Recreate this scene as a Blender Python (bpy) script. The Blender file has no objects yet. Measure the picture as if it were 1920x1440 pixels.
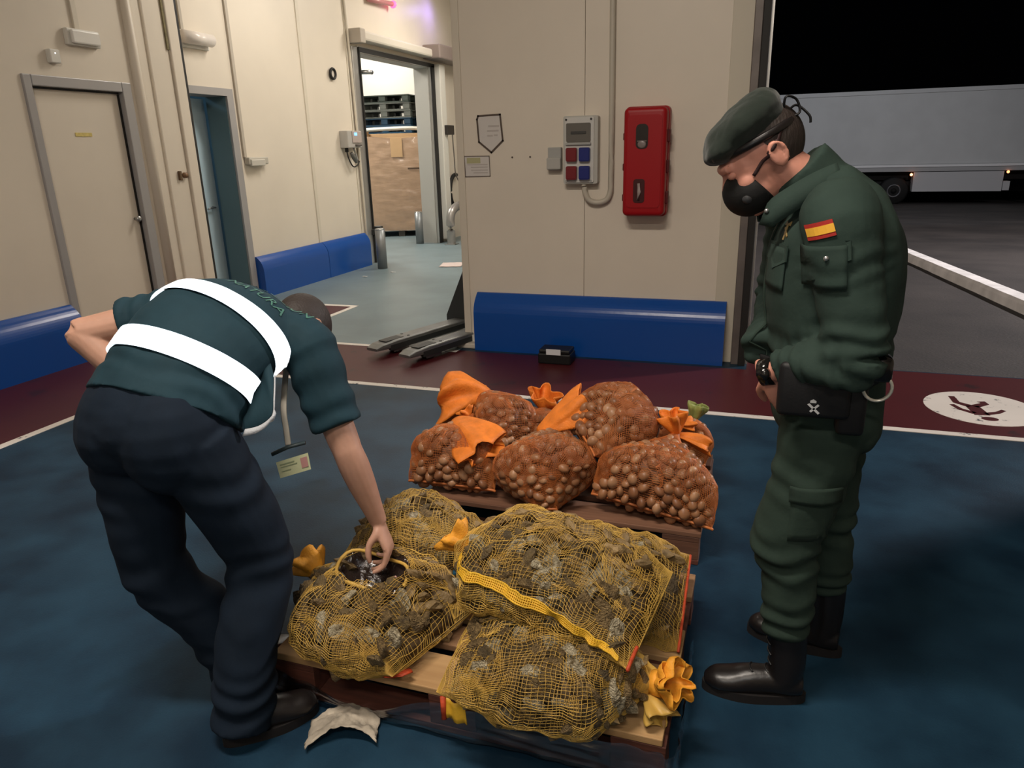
import bpy, bmesh, math, random
import numpy as np
from mathutils import Vector, Matrix, noise, bvhtree
rng = np.random.default_rng(7); random.seed(7)
SC = bpy.context.scene
COL = SC.collection
R = math.radians
# ---------------------------------------------------------------- camera
FPX, PITCH, ROLL, YAW, CAMZ = 1358.7137, R(17.9988), R(1.5307), R(-19.1475), 1.60
_f = np.array([math.sin(YAW)*math.cos(PITCH), math.cos(YAW)*math.cos(PITCH), -math.sin(PITCH)])
_r = np.array([math.cos(YAW), -math.sin(YAW), 0.0]); _d = np.cross(_f, _r)
_r2 = math.cos(ROLL)*_r + math.sin(ROLL)*_d; _d2 = -math.sin(ROLL)*_r + math.cos(ROLL)*_d
cam_d = bpy.data.cameras.new('camera'); cam = bpy.data.objects.new('camera', cam_d); COL.objects.link(cam)
cam_d.sensor_fit = 'HORIZONTAL'; cam_d.sensor_width = 36.0; cam_d.lens = FPX/1920*36
cam_d.clip_start = 0.05; cam_d.clip_end = 200
mw = Matrix.Identity(4)
for i in range(3):
    mw[i][0] = _r2[i]; mw[i][1] = -_d2[i]; mw[i][2] = -_f[i]
mw[0][3], mw[1][3], mw[2][3] = 0, 0, CAMZ
cam.matrix_world = mw; SC.camera = cam
CAMP = np.array([0, 0, CAMZ])
# ---------------------------------------------------------------- world, lamps, exposure
wd = bpy.data.worlds.new('night'); SC.world = wd; wd.use_nodes = True
wd.node_tree.nodes['Background'].inputs[0].default_value = (0.5, 0.55, 0.7, 1)
wd.node_tree.nodes['Background'].inputs[1].default_value = 0.0008
SC.view_settings.view_transform = 'Standard'; SC.view_settings.look = 'None'
SC.view_settings.gamma = 1; SC.view_settings.use_curve_mapping = False; SC.view_settings.exposure = -0.3
def lamp(name, loc, tgt, power, col, sx, sy=None, kind='AREA', blend=.3, angle=90):
    l = bpy.data.lights.new(name, kind); l.energy = power; l.color = col
    if kind == 'AREA':
        l.shape = 'RECTANGLE'; l.size = sx; l.size_y = sy or sx
    else:
        l.shadow_soft_size = sx
    if kind == 'SPOT':
        l.spot_size = R(angle); l.spot_blend = blend
    o = bpy.data.objects.new(name, l); COL.objects.link(o); o.location = loc
    if tgt is not None:
        o.rotation_euler = (Vector(tgt)-Vector(loc)).to_track_quat('-Z', 'Y').to_euler()
    return o
WARM = (1.0, .89, .77); NEU = (1.0, .93, .83)
lamp('hall_lamp', (-1.1, .7, 4.2), (-1.1, 1.6, 0), 158, WARM, 1.5, .3)
lamp('hall_fill', (-.1, -1.6, 4.1), (-.2, -.6, 0), 72, WARM, 1.5, .3)  # unseen fill behind the camera, added to brighten face and bags
lamp('corridor_lamp', (-3.6, 7.6, 4.2), (-4.0, 7.3, 0), 92, NEU, .4, 1.6)
lamp('corridor_lamp_far', (-3.5, 11.0, 4.2), (-4.2, 11.0, 0), 125, NEU, .4, 1.6)
lamp('cold_room_fill', (-8.6, 14.7, 4.25), (-8.4, 15.6, 1.5), 95, (1, .95, .86), 1.2, .5)  # unseen second lamp, added to brighten the wall behind the pallet stacks
lamp('cold_room_lamp', (-7.8, 11.4, 4.0), (-7.8, 11.8, 0), 230, (1, .95, .86), 1.2, 1.2)
lamp('side_room_lamp', (-6.9, 5.9, 2.7), (-6.8, 6.4, 0), 8, (.45, .75, 1.0), .5, .5)
lamp('insect_lamp', (-5.30, 12.35, 3.85), (-5.6, 12.2, 3.6), 2.2, (.35, .25, 1.0), .25, .12)
lamp('yard_lamp', (-2.5, 20.0, 8.5), (2.0, 31.5, 1.0), 1350, (.86, .93, 1.0), .5, kind='SPOT', angle=110)
lamp('yard_fill', (9.5, 11.5, 7.0), (3.2, 12.0, 0), 1900, (1, .94, .93), .8, .4)  # unseen lamp off to the right, added to brighten kerb and near asphalt
lamp('phone_flash', (0.0, 0.02, CAMZ+.035), (-.63, 1.8, .98), 10.0, (.80, .93, 1.0), .012, kind='SPOT', angle=100)
# ---------------------------------------------------------------- materials
MATS = {}
def mat(name, col, rough=.55, metal=0., spec=.4, var=0., vscale=6., col2=None, bump=0., bscale=60., dist=.004,
        emit=None, estr=0., alpha=1., trans=0., coat=0., stretch=(1, 1, 1), detail=4., sheen=0., sss=0.):
    if name in MATS: return MATS[name]
    m = bpy.data.materials.new(name); m.use_nodes = True; nt = m.node_tree; b = nt.nodes['Principled BSDF']
    L = nt.links.new
    b.inputs['Base Color'].default_value = (*col, 1); b.inputs['Roughness'].default_value = rough
    b.inputs['Metallic'].default_value = metal; b.inputs['Specular IOR Level'].default_value = spec
    b.inputs['Alpha'].default_value = alpha; b.inputs['Transmission Weight'].default_value = trans
    b.inputs['Coat Weight'].default_value = coat; b.inputs['Sheen Weight'].default_value = sheen
    if sss:
        b.inputs['Subsurface Weight'].default_value = sss; b.inputs['Subsurface Radius'].default_value = (.01, .004, .002)
    if emit:
        b.inputs['Emission Color'].default_value = (*emit, 1); b.inputs['Emission Strength'].default_value = estr
    tc = nt.nodes.new('ShaderNodeTexCoord'); mp = nt.nodes.new('ShaderNodeMapping'); mp.inputs['Scale'].default_value = stretch
    L(tc.outputs['Object'], mp.inputs['Vector'])
    if var or col2:
        n = nt.nodes.new('ShaderNodeTexNoise'); n.inputs['Scale'].default_value = vscale; n.inputs['Detail'].default_value = detail
        L(mp.outputs[0], n.inputs['Vector'])
        cr = nt.nodes.new('ShaderNodeValToRGB'); c2 = col2 or tuple(c*(1-var) for c in col)
        c1 = col if col2 else tuple(min(1, c*(1+var)) for c in col)
        cr.color_ramp.elements[0].position = .35; cr.color_ramp.elements[1].position = .65
        cr.color_ramp.elements[0].color = (*c2, 1); cr.color_ramp.elements[1].color = (*c1, 1)
        L(n.outputs['Fac'], cr.inputs[0]); L(cr.outputs[0], b.inputs['Base Color'])
    if bump:
        n2 = nt.nodes.new('ShaderNodeTexNoise'); n2.inputs['Scale'].default_value = bscale; n2.inputs['Detail'].default_value = 6
        L(mp.outputs[0], n2.inputs['Vector'])
        bp = nt.nodes.new('ShaderNodeBump'); bp.inputs['Strength'].default_value = bump; bp.inputs['Distance'].default_value = dist
        L(n2.outputs['Fac'], bp.inputs['Height']); L(bp.outputs[0], b.inputs['Normal'])
    MATS[name] = m; return m
def worn(name, base, under, scale, thr, rough=.5):
    """painted line / field with chips where the coat below shows through."""
    m = mat(name, base, rough=rough, spec=.35); nt = m.node_tree; L = nt.links.new; b = nt.nodes['Principled BSDF']
    tc = nt.nodes.new('ShaderNodeTexCoord'); n = nt.nodes.new('ShaderNodeTexNoise'); n.inputs['Scale'].default_value = scale
    n.inputs['Detail'].default_value = 8; n.inputs['Roughness'].default_value = .7
    L(tc.outputs['Object'], n.inputs['Vector'])
    cr = nt.nodes.new('ShaderNodeValToRGB'); cr.color_ramp.elements[0].position = thr; cr.color_ramp.elements[1].position = thr+.05
    cr.color_ramp.elements[0].color = (*under, 1); cr.color_ramp.elements[1].color = (*base, 1)
    n3 = nt.nodes.new('ShaderNodeTexNoise'); n3.inputs['Scale'].default_value = 2.2; n3.inputs['Detail'].default_value = 5
    L(tc.outputs['Object'], n3.inputs['Vector'])
    mx = nt.nodes.new('ShaderNodeMixRGB'); mx.blend_type = 'MULTIPLY'; mx.inputs[0].default_value = .25
    L(n.outputs['Fac'], cr.inputs[0]); L(cr.outputs[0], mx.inputs[1]); L(n3.outputs['Fac'], mx.inputs[2])
    g = nt.nodes.new('ShaderNodeBrightContrast'); g.inputs['Bright'].default_value = .0
    L(mx.outputs[0], b.inputs['Base Color'])
    return m
CREAM = mat('cream_panel', (.70, .63, .53), rough=.42, spec=.35, var=.03, vscale=1.2)
CREAM2 = mat('cream_trim', (.64, .58, .48), rough=.45, spec=.35)
PIN = mat('pale_pinhole', (.52, .49, .42), rough=.5)
FRAMEG = mat('grey_door_frame', (.36, .35, .35), rough=.4, metal=.2)
ALU = mat('aluminium', (.55, .54, .52), rough=.35, metal=.8)
STEEL = mat('steel', (.40, .41, .41), rough=.32, metal=.9)
BLACKR = mat('black_rubber', (.012, .011, .010), rough=.6)
BLUE = mat('blue_bumper_coat', (.006, .07, .33), rough=.25, spec=.5, bump=.25, bscale=5, dist=.006)
WHITEP = mat('white_plastic', (.70, .68, .62), rough=.45)
GREYP = mat('grey_plastic', (.36, .36, .34), rough=.5)
REDP = mat('red_plastic', (.33, .005, .009), rough=.42, spec=.28)
DARK = mat('dark_void', (.006, .006, .006), rough=.8)
# ---------------------------------------------------------------- mesh helpers
WL = {}
def mk(name, V, F, m, parent=None, smooth=False, label=None, cat=None, group=None, kind=None, recenter=True):
    V = np.asarray(V, float).reshape(-1, 3)
    lo, hi = V.min(0), V.max(0)
    c = np.array([(lo[0]+hi[0])/2, (lo[1]+hi[1])/2, lo[2]]) if recenter else np.zeros(3)
    me = bpy.data.meshes.new(name)
    if isinstance(F, np.ndarray):
        nf, k = F.shape
        me.vertices.add(len(V)); me.vertices.foreach_set('co', (V-c).ravel())
        me.loops.add(nf*k); me.loops.foreach_set('vertex_index', F.ravel().astype(np.int32))
        me.polygons.add(nf); me.polygons.foreach_set('loop_start', np.arange(0, nf*k, k, dtype=np.int32))
        me.update(calc_edges=True)
    else:
        me.from_pydata((V-c).tolist(), [], [list(map(int, f)) for f in F]); me.update()
    me.materials.append(m)
    if smooth: me.polygons.foreach_set('use_smooth', [True]*len(me.polygons))
    o = bpy.data.objects.new(name, me); COL.objects.link(o)
    base = WL[parent.name] if parent else np.zeros(3)
    o.location = c-base; WL[o.name] = c
    if parent: o.parent = parent
    tag(o, label, cat, group, kind)
    return o
def tag(o, label=None, cat=None, group=None, kind=None):
    if label: o['label'] = label
    if cat: o['category'] = cat
    if group: o['group'] = group
    if kind: o['kind'] = kind
def thing(name, loc, label, cat, group=None):
    o = bpy.data.objects.new(name, None); COL.objects.link(o); o.location = loc; o.empty_display_size = .1
    WL[o.name] = np.array(loc, float); tag(o, label, cat, group); return o
def join(*parts):
    V, F, k = [], [], 0
    for v, f in parts:
        V.append(np.asarray(v, float).reshape(-1, 3)); F += [tuple(int(i)+k for i in q) for q in f]; k += len(V[-1])
    return np.vstack(V), F
def from_bm(bm):
    bm.verts.index_update(); V = np.array([v.co[:] for v in bm.verts]); F = [tuple(v.index for v in f.verts) for f in bm.faces]
    bm.free(); return V, F
def bx(x0, x1, y0, y1, z0, z1, bev=0., seg=2):
    V = np.array([(x, y, z) for z in (z0, z1) for y in (y0, y1) for x in (x0, x1)])
    F = [(0, 2, 3, 1), (4, 5, 7, 6), (0, 1, 5, 4), (2, 6, 7, 3), (0, 4, 6, 2), (1, 3, 7, 5)]
    if not bev: return V, F
    bm = bmesh.new(); vs = [bm.verts.new(v) for v in V]
    for f in F: bm.faces.new([vs[i] for i in f])
    bmesh.ops.bevel(bm, geom=list(bm.edges), offset=bev, segments=seg, affect='EDGES', profile=.5)
    return from_bm(bm)
def unit(v):
    v = np.asarray(v, float); return v/(np.linalg.norm(v)+1e-12)
def xf(part, M3, t):
    V, F = part; return np.asarray(V) @ np.asarray(M3).T + np.asarray(t), F
def rotz(a): return np.array([[math.cos(a), -math.sin(a), 0], [math.sin(a), math.cos(a), 0], [0, 0, 1]])
def frame(x, z):
    """columns x,y,z from a forward axis and an approximate up."""
    x = unit(x); y = unit(np.cross(z, x)); z = np.cross(x, y); return np.stack([x, y, z], 1)
def resample(P, n):
    P = np.asarray(P, float); k = len(P)
    if k < 3:
        t = np.linspace(0, 1, n)[:, None]; return P[0]*(1-t)+P[-1]*t
    out = []
    for s in np.linspace(0, k-1, n):
        i = min(int(s), k-2); u = s-i
        p0, p1, p2, p3 = P[max(i-1, 0)], P[i], P[i+1], P[min(i+2, k-1)]
        out.append(.5*((2*p1)+(-p0+p2)*u+(2*p0-5*p1+4*p2-p3)*u*u+(-p0+3*p1-3*p2+p3)*u**3))
    return np.array(out)
def tube(P, rad, ref=(0, 0, 1), n=16, m=None, sup=1., cap=True):
    """loft along P; rad = scalar or (ra along ref, rb across) per point; ends rounded by small caps."""
    P = np.asarray(P, float); rr = np.array([(r, r) if np.isscalar(r) else r for r in rad], float)
    if m:
        rr = resample(np.hstack([rr, np.zeros((len(rr), 1))]), m)[:, :2]; P = resample(P, m)
    T = np.gradient(P, axis=0); V, F = [], []
    th = np.linspace(0, 2*math.pi, n, endpoint=False); c, s = np.cos(th), np.sin(th)
    c = np.sign(c)*np.abs(c)**sup; s = np.sign(s)*np.abs(s)**sup
    refs = np.asarray(ref, float)
    if refs.ndim == 1: refs = np.tile(refs, (len(P), 1))
    elif len(refs) != len(P): refs = resample(refs, len(P))
    for p, t, (ra, rb), rf in zip(P, T, rr, refs):
        t = unit(t); a = rf-t*np.dot(rf, t)
        if np.linalg.norm(a) < 1e-4: a = np.cross(t, [1, .3, .2])
        a = unit(a); b = np.cross(t, a)
        V.append(p+np.outer(c*ra, a)+np.outer(s*rb, b))
    k = len(P)
    for i in range(k-1):
        for j in range(n): F.append((i*n+j, i*n+(j+1) % n, (i+1)*n+(j+1) % n, (i+1)*n+j))
    V = np.vstack(V)
    if cap:
        F.append(tuple(range(n-1, -1, -1))); F.append(tuple(range((k-1)*n, k*n)))
    return V, F
def cyl(p0, p1, r, r1=None, n=16): return tube([p0, p1], [r, r if r1 is None else r1], n=n, ref=(.31, .2, .93))
def ell(c, rad, M=None, nu=16, nv=10):
    V, F = [], []
    for i in range(1, nv):
        ph = math.pi*i/nv
        for j in range(nu):
            a = 2*math.pi*j/nu; V.append((math.sin(ph)*math.cos(a), math.sin(ph)*math.sin(a), math.cos(ph)))
    V += [(0, 0, 1), (0, 0, -1)]; top, bot = len(V)-2, len(V)-1
    for i in range(nv-2):
        for j in range(nu): F.append((i*nu+j, (i+1)*nu+j, (i+1)*nu+(j+1) % nu, i*nu+(j+1) % nu))
    for j in range(nu):
        F.append((top, j, (j+1) % nu)); F.append((bot, (nv-2)*nu+(j+1) % nu, (nv-2)*nu+j))
    V = np.array(V)*np.asarray(rad)
    if M is not None: V = V @ np.asarray(M).T
    return V+np.asarray(c), F
def prism(poly, z0, z1, axis='z'):
    """extrude a 2D polygon; axis names the extrusion direction, polygon given in the other two (x,y order kept)."""
    n = len(poly); V = []
    for z in (z0, z1):
        for a, b in poly: V.append({'z': (a, b, z), 'y': (a, z, b), 'x': (z, a, b)}[axis])
    F = [tuple(range(n-1, -1, -1)), tuple(range(n, 2*n))]+[(i, (i+1) % n, n+(i+1) % n, n+i) for i in range(n)]
    if axis == 'y': F = [f[::-1] for f in F]
    return np.array(V), F
def rrect(x0, x1, y0, y1, r, k=4):
    out = []
    for cx, cy, a0 in ((x1-r, y1-r, 0), (x0+r, y1-r, 90), (x0+r, y0+r, 180), (x1-r, y0+r, 270)):
        for i in range(k+1):
            a = R(a0+90*i/k); out.append((cx+r*math.cos(a), cy+r*math.sin(a)))
    return out
def gridmesh(P):
    nu, nv = P.shape[:2]; F = []
    for i in range(nu-1):
        for j in range(nv-1): F.append((i*nv+j, (i+1)*nv+j, (i+1)*nv+j+1, i*nv+j+1))
    return P.reshape(-1, 3), F
def thick(part, t):
    """give a sheet a thickness along its vertex normals."""
    V, F = part; bm = bmesh.new(); vs = [bm.verts.new(v) for v in V]
    for f in F:
        try: bm.faces.new([vs[i] for i in f])
        except ValueError: pass
    bmesh.ops.recalc_face_normals(bm, faces=bm.faces); bmesh.ops.solidify(bm, geom=list(bm.faces), thickness=t)
    return from_bm(bm)
def solid(parts, voxel, smooth=4, disp=None):
    """closed shapes -> one continuous skin (voxel union + smoothing), optional displacement disp(V,N)->scalar."""
    V, F = join(*parts); me = bpy.data.meshes.new('tmp'); me.from_pydata(V.tolist(), [], F)
    bm = bmesh.new(); bm.from_mesh(me); bmesh.ops.recalc_face_normals(bm, faces=bm.faces); bm.to_mesh(me); bm.free()
    o = bpy.data.objects.new('tmp', me); COL.objects.link(o)
    r = o.modifiers.new('r', 'REMESH'); r.mode = 'VOXEL'; r.voxel_size = voxel
    if smooth:
        s = o.modifiers.new('s', 'SMOOTH'); s.factor = .5; s.iterations = smooth
    ev = o.evaluated_get(bpy.context.evaluated_depsgraph_get()); m2 = ev.to_mesh()
    n = len(m2.vertices); V = np.empty(n*3); m2.vertices.foreach_get('co', V); V = V.reshape(-1, 3).copy()
    N = np.empty(n*3); m2.vertices.foreach_get('normal', N); N = N.reshape(-1, 3).copy()
    F = [tuple(p.vertices) for p in m2.polygons]
    ev.to_mesh_clear(); bpy.data.objects.remove(o); bpy.data.meshes.remove(me)
    if disp is not None: V = V+N*np.asarray(disp(V, N))[:, None]
    return V, F
def nz(V, s, o=0., st=(1, 1, 1)):
    return np.array([noise.noise(Vector((v[0]*s*st[0]+o, v[1]*s*st[1]+o, v[2]*s*st[2]-o))) for v in V])
def bvh(part): return bvhtree.BVHTree.FromPolygons([tuple(v) for v in part[0]], part[1])
def proj(b, pts, d, off):
    out = []; d = Vector(d).normalized()
    for p in pts:
        p = Vector(p); h = b.ray_cast(p-d*.35, d, .9)
        if h[0] is None: h = b.find_nearest(p)
        out.append(np.array(h[0]-d*off))
    return np.array(out)
def patch(b, o, ux, uy, poly, d, off, t, n=8):
    """cloth patch: the quad poly = (u0,u1,v0,v1) or a list of (u,v) corners, laid on the surface along d."""
    o, ux, uy = map(lambda q: np.asarray(q, float), (o, ux, uy))
    if len(poly) == 4 and np.isscalar(poly[0]):
        u0, u1, v0, v1 = poly; U = np.linspace(u0, u1, n); W = np.linspace(v0, v1, n)
        P = np.array([[o+ux*u+uy*v for v in W] for u in U]); pp = proj(b, P.reshape(-1, 3), d, off).reshape(n, n, 3)
        V, F = gridmesh(pp)
    else:
        pp = proj(b, [o+ux*u+uy*v for u, v in poly], d, off); V, F = pp, [tuple(range(len(pp)))]
    return thick((V, F), t)
def text2d(body, size):
    cu = bpy.data.curves.new('t', 'FONT'); cu.body = body; cu.size = size; cu.align_x = 'CENTER'; cu.resolution_u = 2
    o = bpy.data.objects.new('t', cu); COL.objects.link(o)
    me = o.evaluated_get(bpy.context.evaluated_depsgraph_get()).to_mesh()
    V = np.array([v.co[:] for v in me.vertices]); F = [tuple(p.vertices) for p in me.polygons]
    bpy.data.objects.remove(o); bpy.data.curves.remove(cu); return V, F
# ================================================================ THE SETTING
XL, XF, YB = -5.37, -5.60, 5.58        # near left wall, far left wall, dock wall
BLUEFL, REDFL, WHITEL = (.008, .030, .058), (.080, .010, .013), (.86, .80, .73)
FLOOR = mat('blue_floor_paint', (.0055, .021, .042), rough=.48, spec=.20, col2=(.0145, .048, .084), vscale=3.2, bump=.35, bscale=140, dist=.002, detail=12)
FLOORC = mat('lit_corridor_floor', (.17, .225, .245), rough=.38, spec=.4, var=.10, vscale=2.0, bump=.12, bscale=120, dist=.002)  # brighter, greyer look of the lit corridor floor put into its colour
REDM = worn('red_walkway_paint', REDFL, (.04, .010, .012), 3.5, .36, .42)
WHITEM = worn('white_line_paint', WHITEL, (.10, .10, .11), 9, .36, .5)
def st(name, part, m, parent=None, smooth=False): return mk(name, part[0], part[1], m, parent, smooth, kind=None if parent else 'structure')
st('floor', bx(-5.45, 4.3, -3.0, 5.64, -.12, 0), FLOOR)
st('floor', bx(-12.4, -2.2, 5.64, 16.2, -.12, 0), FLOORC)
st('floor', bx(-5.6, -2.34, 5.37, 5.64, 0, .0008), FLOORC)
st('ceiling', bx(-5.6, 4.3, -3.0, 5.75, 4.4, 4.5), CREAM)
st('ceiling', bx(-12.4, -2.2, 5.75, 16.2, 4.5, 4.6), CREAM)
# painted walkway: red fields, white lines, all a hair above the floor coat
zr, zw = .0016, .0032
def field(name, poly, m, z): return st(name, prism(poly, 0, z), m)
field('floor_marking', [(-5.37, -2.9), (-4.20, -2.9), (-4.20, 4.42), (4.2, 4.42), (4.2, 5.62), (-.04, 5.62), (-.04, 5.40), (-4.20, 5.40), (-4.20, 6.86), (-5.6, 6.86), (-5.6, 6.1), (-5.37, 6.1)], REDM, zr)
def line(x0, x1, y0, y1):
    return field('floor_line', [(x0, y0), (x1, y0), (x1, y1), (x0, y1)], WHITEM, zw)
line(-4.20, -4.14, -2.9, 4.37); line(-4.20, 4.2, 4.37, 4.425)
line(-4.20, -4.14, 5.40, 6.80); line(-5.6, -4.14, 6.80, 6.87); line(-4.14, -2.34, 5.345, 5.40)
# pedestrian roundel
cx, cy, rr_ = 1.36, 4.905, .315
pd = st('floor_pictogram', prism([(cx+rr_*math.cos(a), cy+rr_*math.sin(a)) for a in np.linspace(0, 2*math.pi, 48, endpoint=False)], 0, zw), WHITEM)
def limb(pts, w):
    P = np.array(pts, float); L_, R_ = [], []
    for i, p in enumerate(P):
        t = unit(P[min(i+1, len(P)-1)]-P[max(i-1, 0)]); n_ = np.array([-t[1], t[0]]); L_.append(p+n_*w[i]/2); R_.append(p-n_*w[i]/2)
    return prism([tuple(q) for q in L_+R_[::-1]], zw-.0005, zw+.0014)
fig = [limb([(1.335, 4.765), (1.315, 4.93)], [.085, .075]),
       limb([(1.305, 4.92), (1.24, 4.98), (1.235, 5.10)], [.05, .042, .035]),
       limb([(1.325, 4.92), (1.40, 4.99), (1.385, 5.03)], [.05, .045, .05]),
       limb([(1.30, 4.79), (1.235, 4.85), (1.205, 4.93)], [.04, .032, .028]),
       limb([(1.355, 4.79), (1.43, 4.83), (1.475, 4.885)], [.04, .032, .028]),
       prism([(1.36+.045*math.cos(a), 4.705+.032*math.sin(a)) for a in np.linspace(0, 2*math.pi, 20, endpoint=False)], zw-.0005, zw+.0014)]
V, F = join(*fig); mk('walking_figure', V, F, REDM, pd)

# ---- near left wall with its closed door
st('wall_left', join(bx(XL-.3, XL, -3, 4.43, 0, 4.4), bx(XL-.3, XL, 4.43, 5.40, 2.21, 4.4), bx(XL-.3, XL, 5.40, 5.72, 0, 4.4)), CREAM)
d1 = st('door_1', bx(XL-.09, XL-.045, 4.47, 5.33, .01, 2.15, .004), CREAM)
mk('door_frame', *join(bx(XL-.1, XL+.02, 4.40, 4.47, 0, 2.23, .006), bx(XL-.1, XL+.02, 5.33, 5.43, 0, 2.23, .006), bx(XL-.1, XL+.02, 4.472, 5.328, 2.15, 2.23, .006)), FRAMEG, d1)
mk('door_gasket', *join(bx(XL-.05, XL-.03, 4.475, 5.325, 2.135, 2.147), bx(XL-.05, XL-.03, 5.317, 5.329, .01, 2.13)), BLACKR, d1)
mk('knob', *join(cyl((XL-.045, 5.27, 1.08), (XL-.005, 5.27, 1.08), .012), ell((XL+.005, 5.27, 1.08), (.016, .026, .026))), STEEL, d1, True)
mk('name_plate', *bx(XL-.045, XL-.040, 4.82, 4.98, 1.785, 1.815), mat('yellow_plate', (.62, .50, .16), rough=.5, var=.12, vscale=40), d1, label='small yellow plate')
# corner strips and the edge of the big sliding leaf
st('trim_1', tube([(XL+.01, 5.525, 0), (XL+.01, 5.525, 4.4)], [.045, .045], n=14), CREAM, smooth=True)
st('trim_2', bx(XL-.25, XL-.06, 5.58, 5.70, 0, 4.4), CREAM2)
st('trim_3', bx(XL-.3, XL+.02, 5.70, 5.955, 0, 4.4, .012), CREAM)
st('trim_4', bx(XL-.3, XL+.045, 5.955, 6.085, 0, 4.4, .01), CREAM)
st('trim_5', bx(XL-.02, XL+.03, 6.085, 6.125, 0, 4.4), BLACKR)
st('trim_6', bx(XL-.0, XL+.035, 5.925, 5.95, 2.55, 4.4), mat('rust_strip', (.20, .17, .09), rough=.8, var=.3, vscale=12))
lk = thing('door_latch', (XL+.02, 5.86, 1.43), 'small brown metal latch on the cream sliding door edge', 'latch')
mk('keeper', *bx(XL+.02, XL+.045, 5.815, 5.845, 1.39, 1.475, .003), mat('brown_metal', (.12, .07, .035), rough=.55), lk)
mk('button', *cyl((XL+.02, 5.895, 1.435), (XL+.05, 5.895, 1.435), .026), mat('brown_button', (.22, .12, .06), rough=.5), lk, True)
# ---- far left wall (corridor) with two openings
WT = .26
st('wall_left_far', join(bx(XF-WT, XF, 6.085, 6.33, 0, 4.5), bx(XF-WT, XF, 6.33, 6.97, 2.22, 4.5), bx(XF-WT, XF, 6.97, 8.46, 0, 4.5), bx(XF-WT, XF, 8.468, 9.78, 0, 4.5),
   bx(XF-WT, XF, 9.78, 12.22, 2.96, 4.5), bx(XF-WT, XF, 12.22, 16.2, 0, 4.5)), CREAM)
st('trim_7', bx(XF, XF+.012, 8.44, 8.50, .46, 4.5), CREAM2)
st('trim_8', bx(XF-.002, XF+.012, 9.555, 9.58, 0, 4.5), CREAM2)
d2 = st('door_2', bx(-.0, .72, -.022, .022, .02, 2.2, .003), mat('blue_lit_leaf', (.52, .68, .78), rough=.5))  # blue glow on the pale leaf put into its base colour
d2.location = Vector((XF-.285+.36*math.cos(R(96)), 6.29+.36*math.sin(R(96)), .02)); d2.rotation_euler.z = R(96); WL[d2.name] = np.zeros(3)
hd = mk('handle', *join(cyl((.60, -.022, 1.05), (.60, -.065, 1.05), .012), tube([(.60, -.06, 1.05), (.50, -.065, 1.05), (.46, -.06, 1.04)], [.011, .01, .009], n=10)), STEEL, d2, True)
for o_ in (hd,): o_.location = Vector((WL[o_.name]))-Vector((.36, 0, .02))
st('trim_16', join(bx(XF-WT, XF+.02, 6.26, 6.335, 0, 2.29), bx(XF-WT, XF+.02, 6.965, 7.065, 0, 2.29), bx(XF-WT, XF+.02, 6.335, 6.965, 2.215, 2.29)), FRAMEG)
TEAL = mat('teal_wall', (.16, .25, .29), rough=.55)
st('wall_side_room', join(bx(-8.1, XF-WT, 7.30, 7.36, 0, 2.9), bx(-8.16, -8.1, 5.0, 7.36, 0, 2.9), bx(-8.1, XF-WT, 5.0, 5.06, 0, 2.9), bx(-8.16, XF-WT, 5.0, 7.36, 2.9, 2.96)), TEAL)
st('trim_15', join(bx(XF-WT-.002, XF-.005, 6.955, 6.966, 0, 2.215), bx(XF-WT-.002, XF-.005, 6.334, 6.345, 0, 2.215)), mat('shaded_reveal', (.10, .165, .19), rough=.5))  # shade and blue light inside the doorway painted as dark teal
st('floor_side_room', bx(-8.1, XF-WT, 5.06, 7.30, .0, .004), mat('dark_teal_floor', (.05, .09, .10), rough=.4))
# ---- cold store behind the strip-door opening
st('wall_cold_room', join(bx(-12.4, XF-WT, 16.1, 16.2, 0, 4.5), bx(-12.5, -12.4, 7.4, 16.2, 0, 4.5), bx(-12.4, XF-WT, 7.4, 7.46, 0, 4.5)), mat('cold_room_white', (.72, .69, .62), rough=.5))
d3 = st('door_3', join(bx(XF, XF+.05, 9.64, 9.80, 0, 3.0, .006), bx(XF, XF+.05, 12.20, 12.32, 0, 3.0, .006), bx(XF, XF+.05, 9.80, 12.20, 2.94, 3.02, .006)), ALU)
mk('jamb_liner', *join(bx(XF-WT, XF-.001, 9.782, 9.80, 0, 2.94), bx(XF-WT, XF-.001, 12.18, 12.219, 0, 2.94), bx(XF-WT, XF-.001, 9.80, 12.20, 2.935, 2.955)), mat('liner_grey', (.46, .45, .42), rough=.4, metal=.2), d3)
mk('door_gasket', *join(bx(XF+.052, XF+.075, 9.79, 9.815, 0, 2.95), bx(XF+.052, XF+.075, 12.19, 12.31, 0, 2.97), bx(XF+.052, XF+.075, 9.79, 12.31, 2.94, 3.0)), BLACKR, d3)
mk('door_edge', *bx(XF+.05, XF+.16, 12.335, 12.56, .05, 3.0, .012), WHITEP, d3)
mk('rail_cover', *bx(XF+.01, XF+.20, 9.70, 13.4, 3.07, 3.20, .03), mat('rail_cream', (.60, .55, .47), rough=.4), d3)
mk('rail_end_cap', *bx(XF+.005, XF+.215, 9.62, 9.76, 3.03, 3.215, .012), mat('rail_cap', (.42, .37, .31), rough=.5), d3)
mk('motor_box', *bx(XF+.02, XF+.34, 11.98, 13.3, 3.05, 3.27, .02), mat('motor_brown', (.25, .20, .18), rough=.45), d3, label='brown grey drive box')
mk('roller_stop', *join(cyl((XF+.02, 9.84, 2.68), (XF+.16, 9.90, 2.68), .03), cyl((XF+.14, 9.88, 2.68), (XF+.16, 9.96, 2.68), .028)), STEEL, d3, True)
mk('floor_guide', *join(bx(XF+.02, XF+.12, 9.76, 9.96, .42, .50, .006), bx(XF+.05, XF+.16, 9.84, 9.92, .40, .54, .006)), mat('guide_black', (.03, .03, .028), rough=.5), d3)
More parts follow.
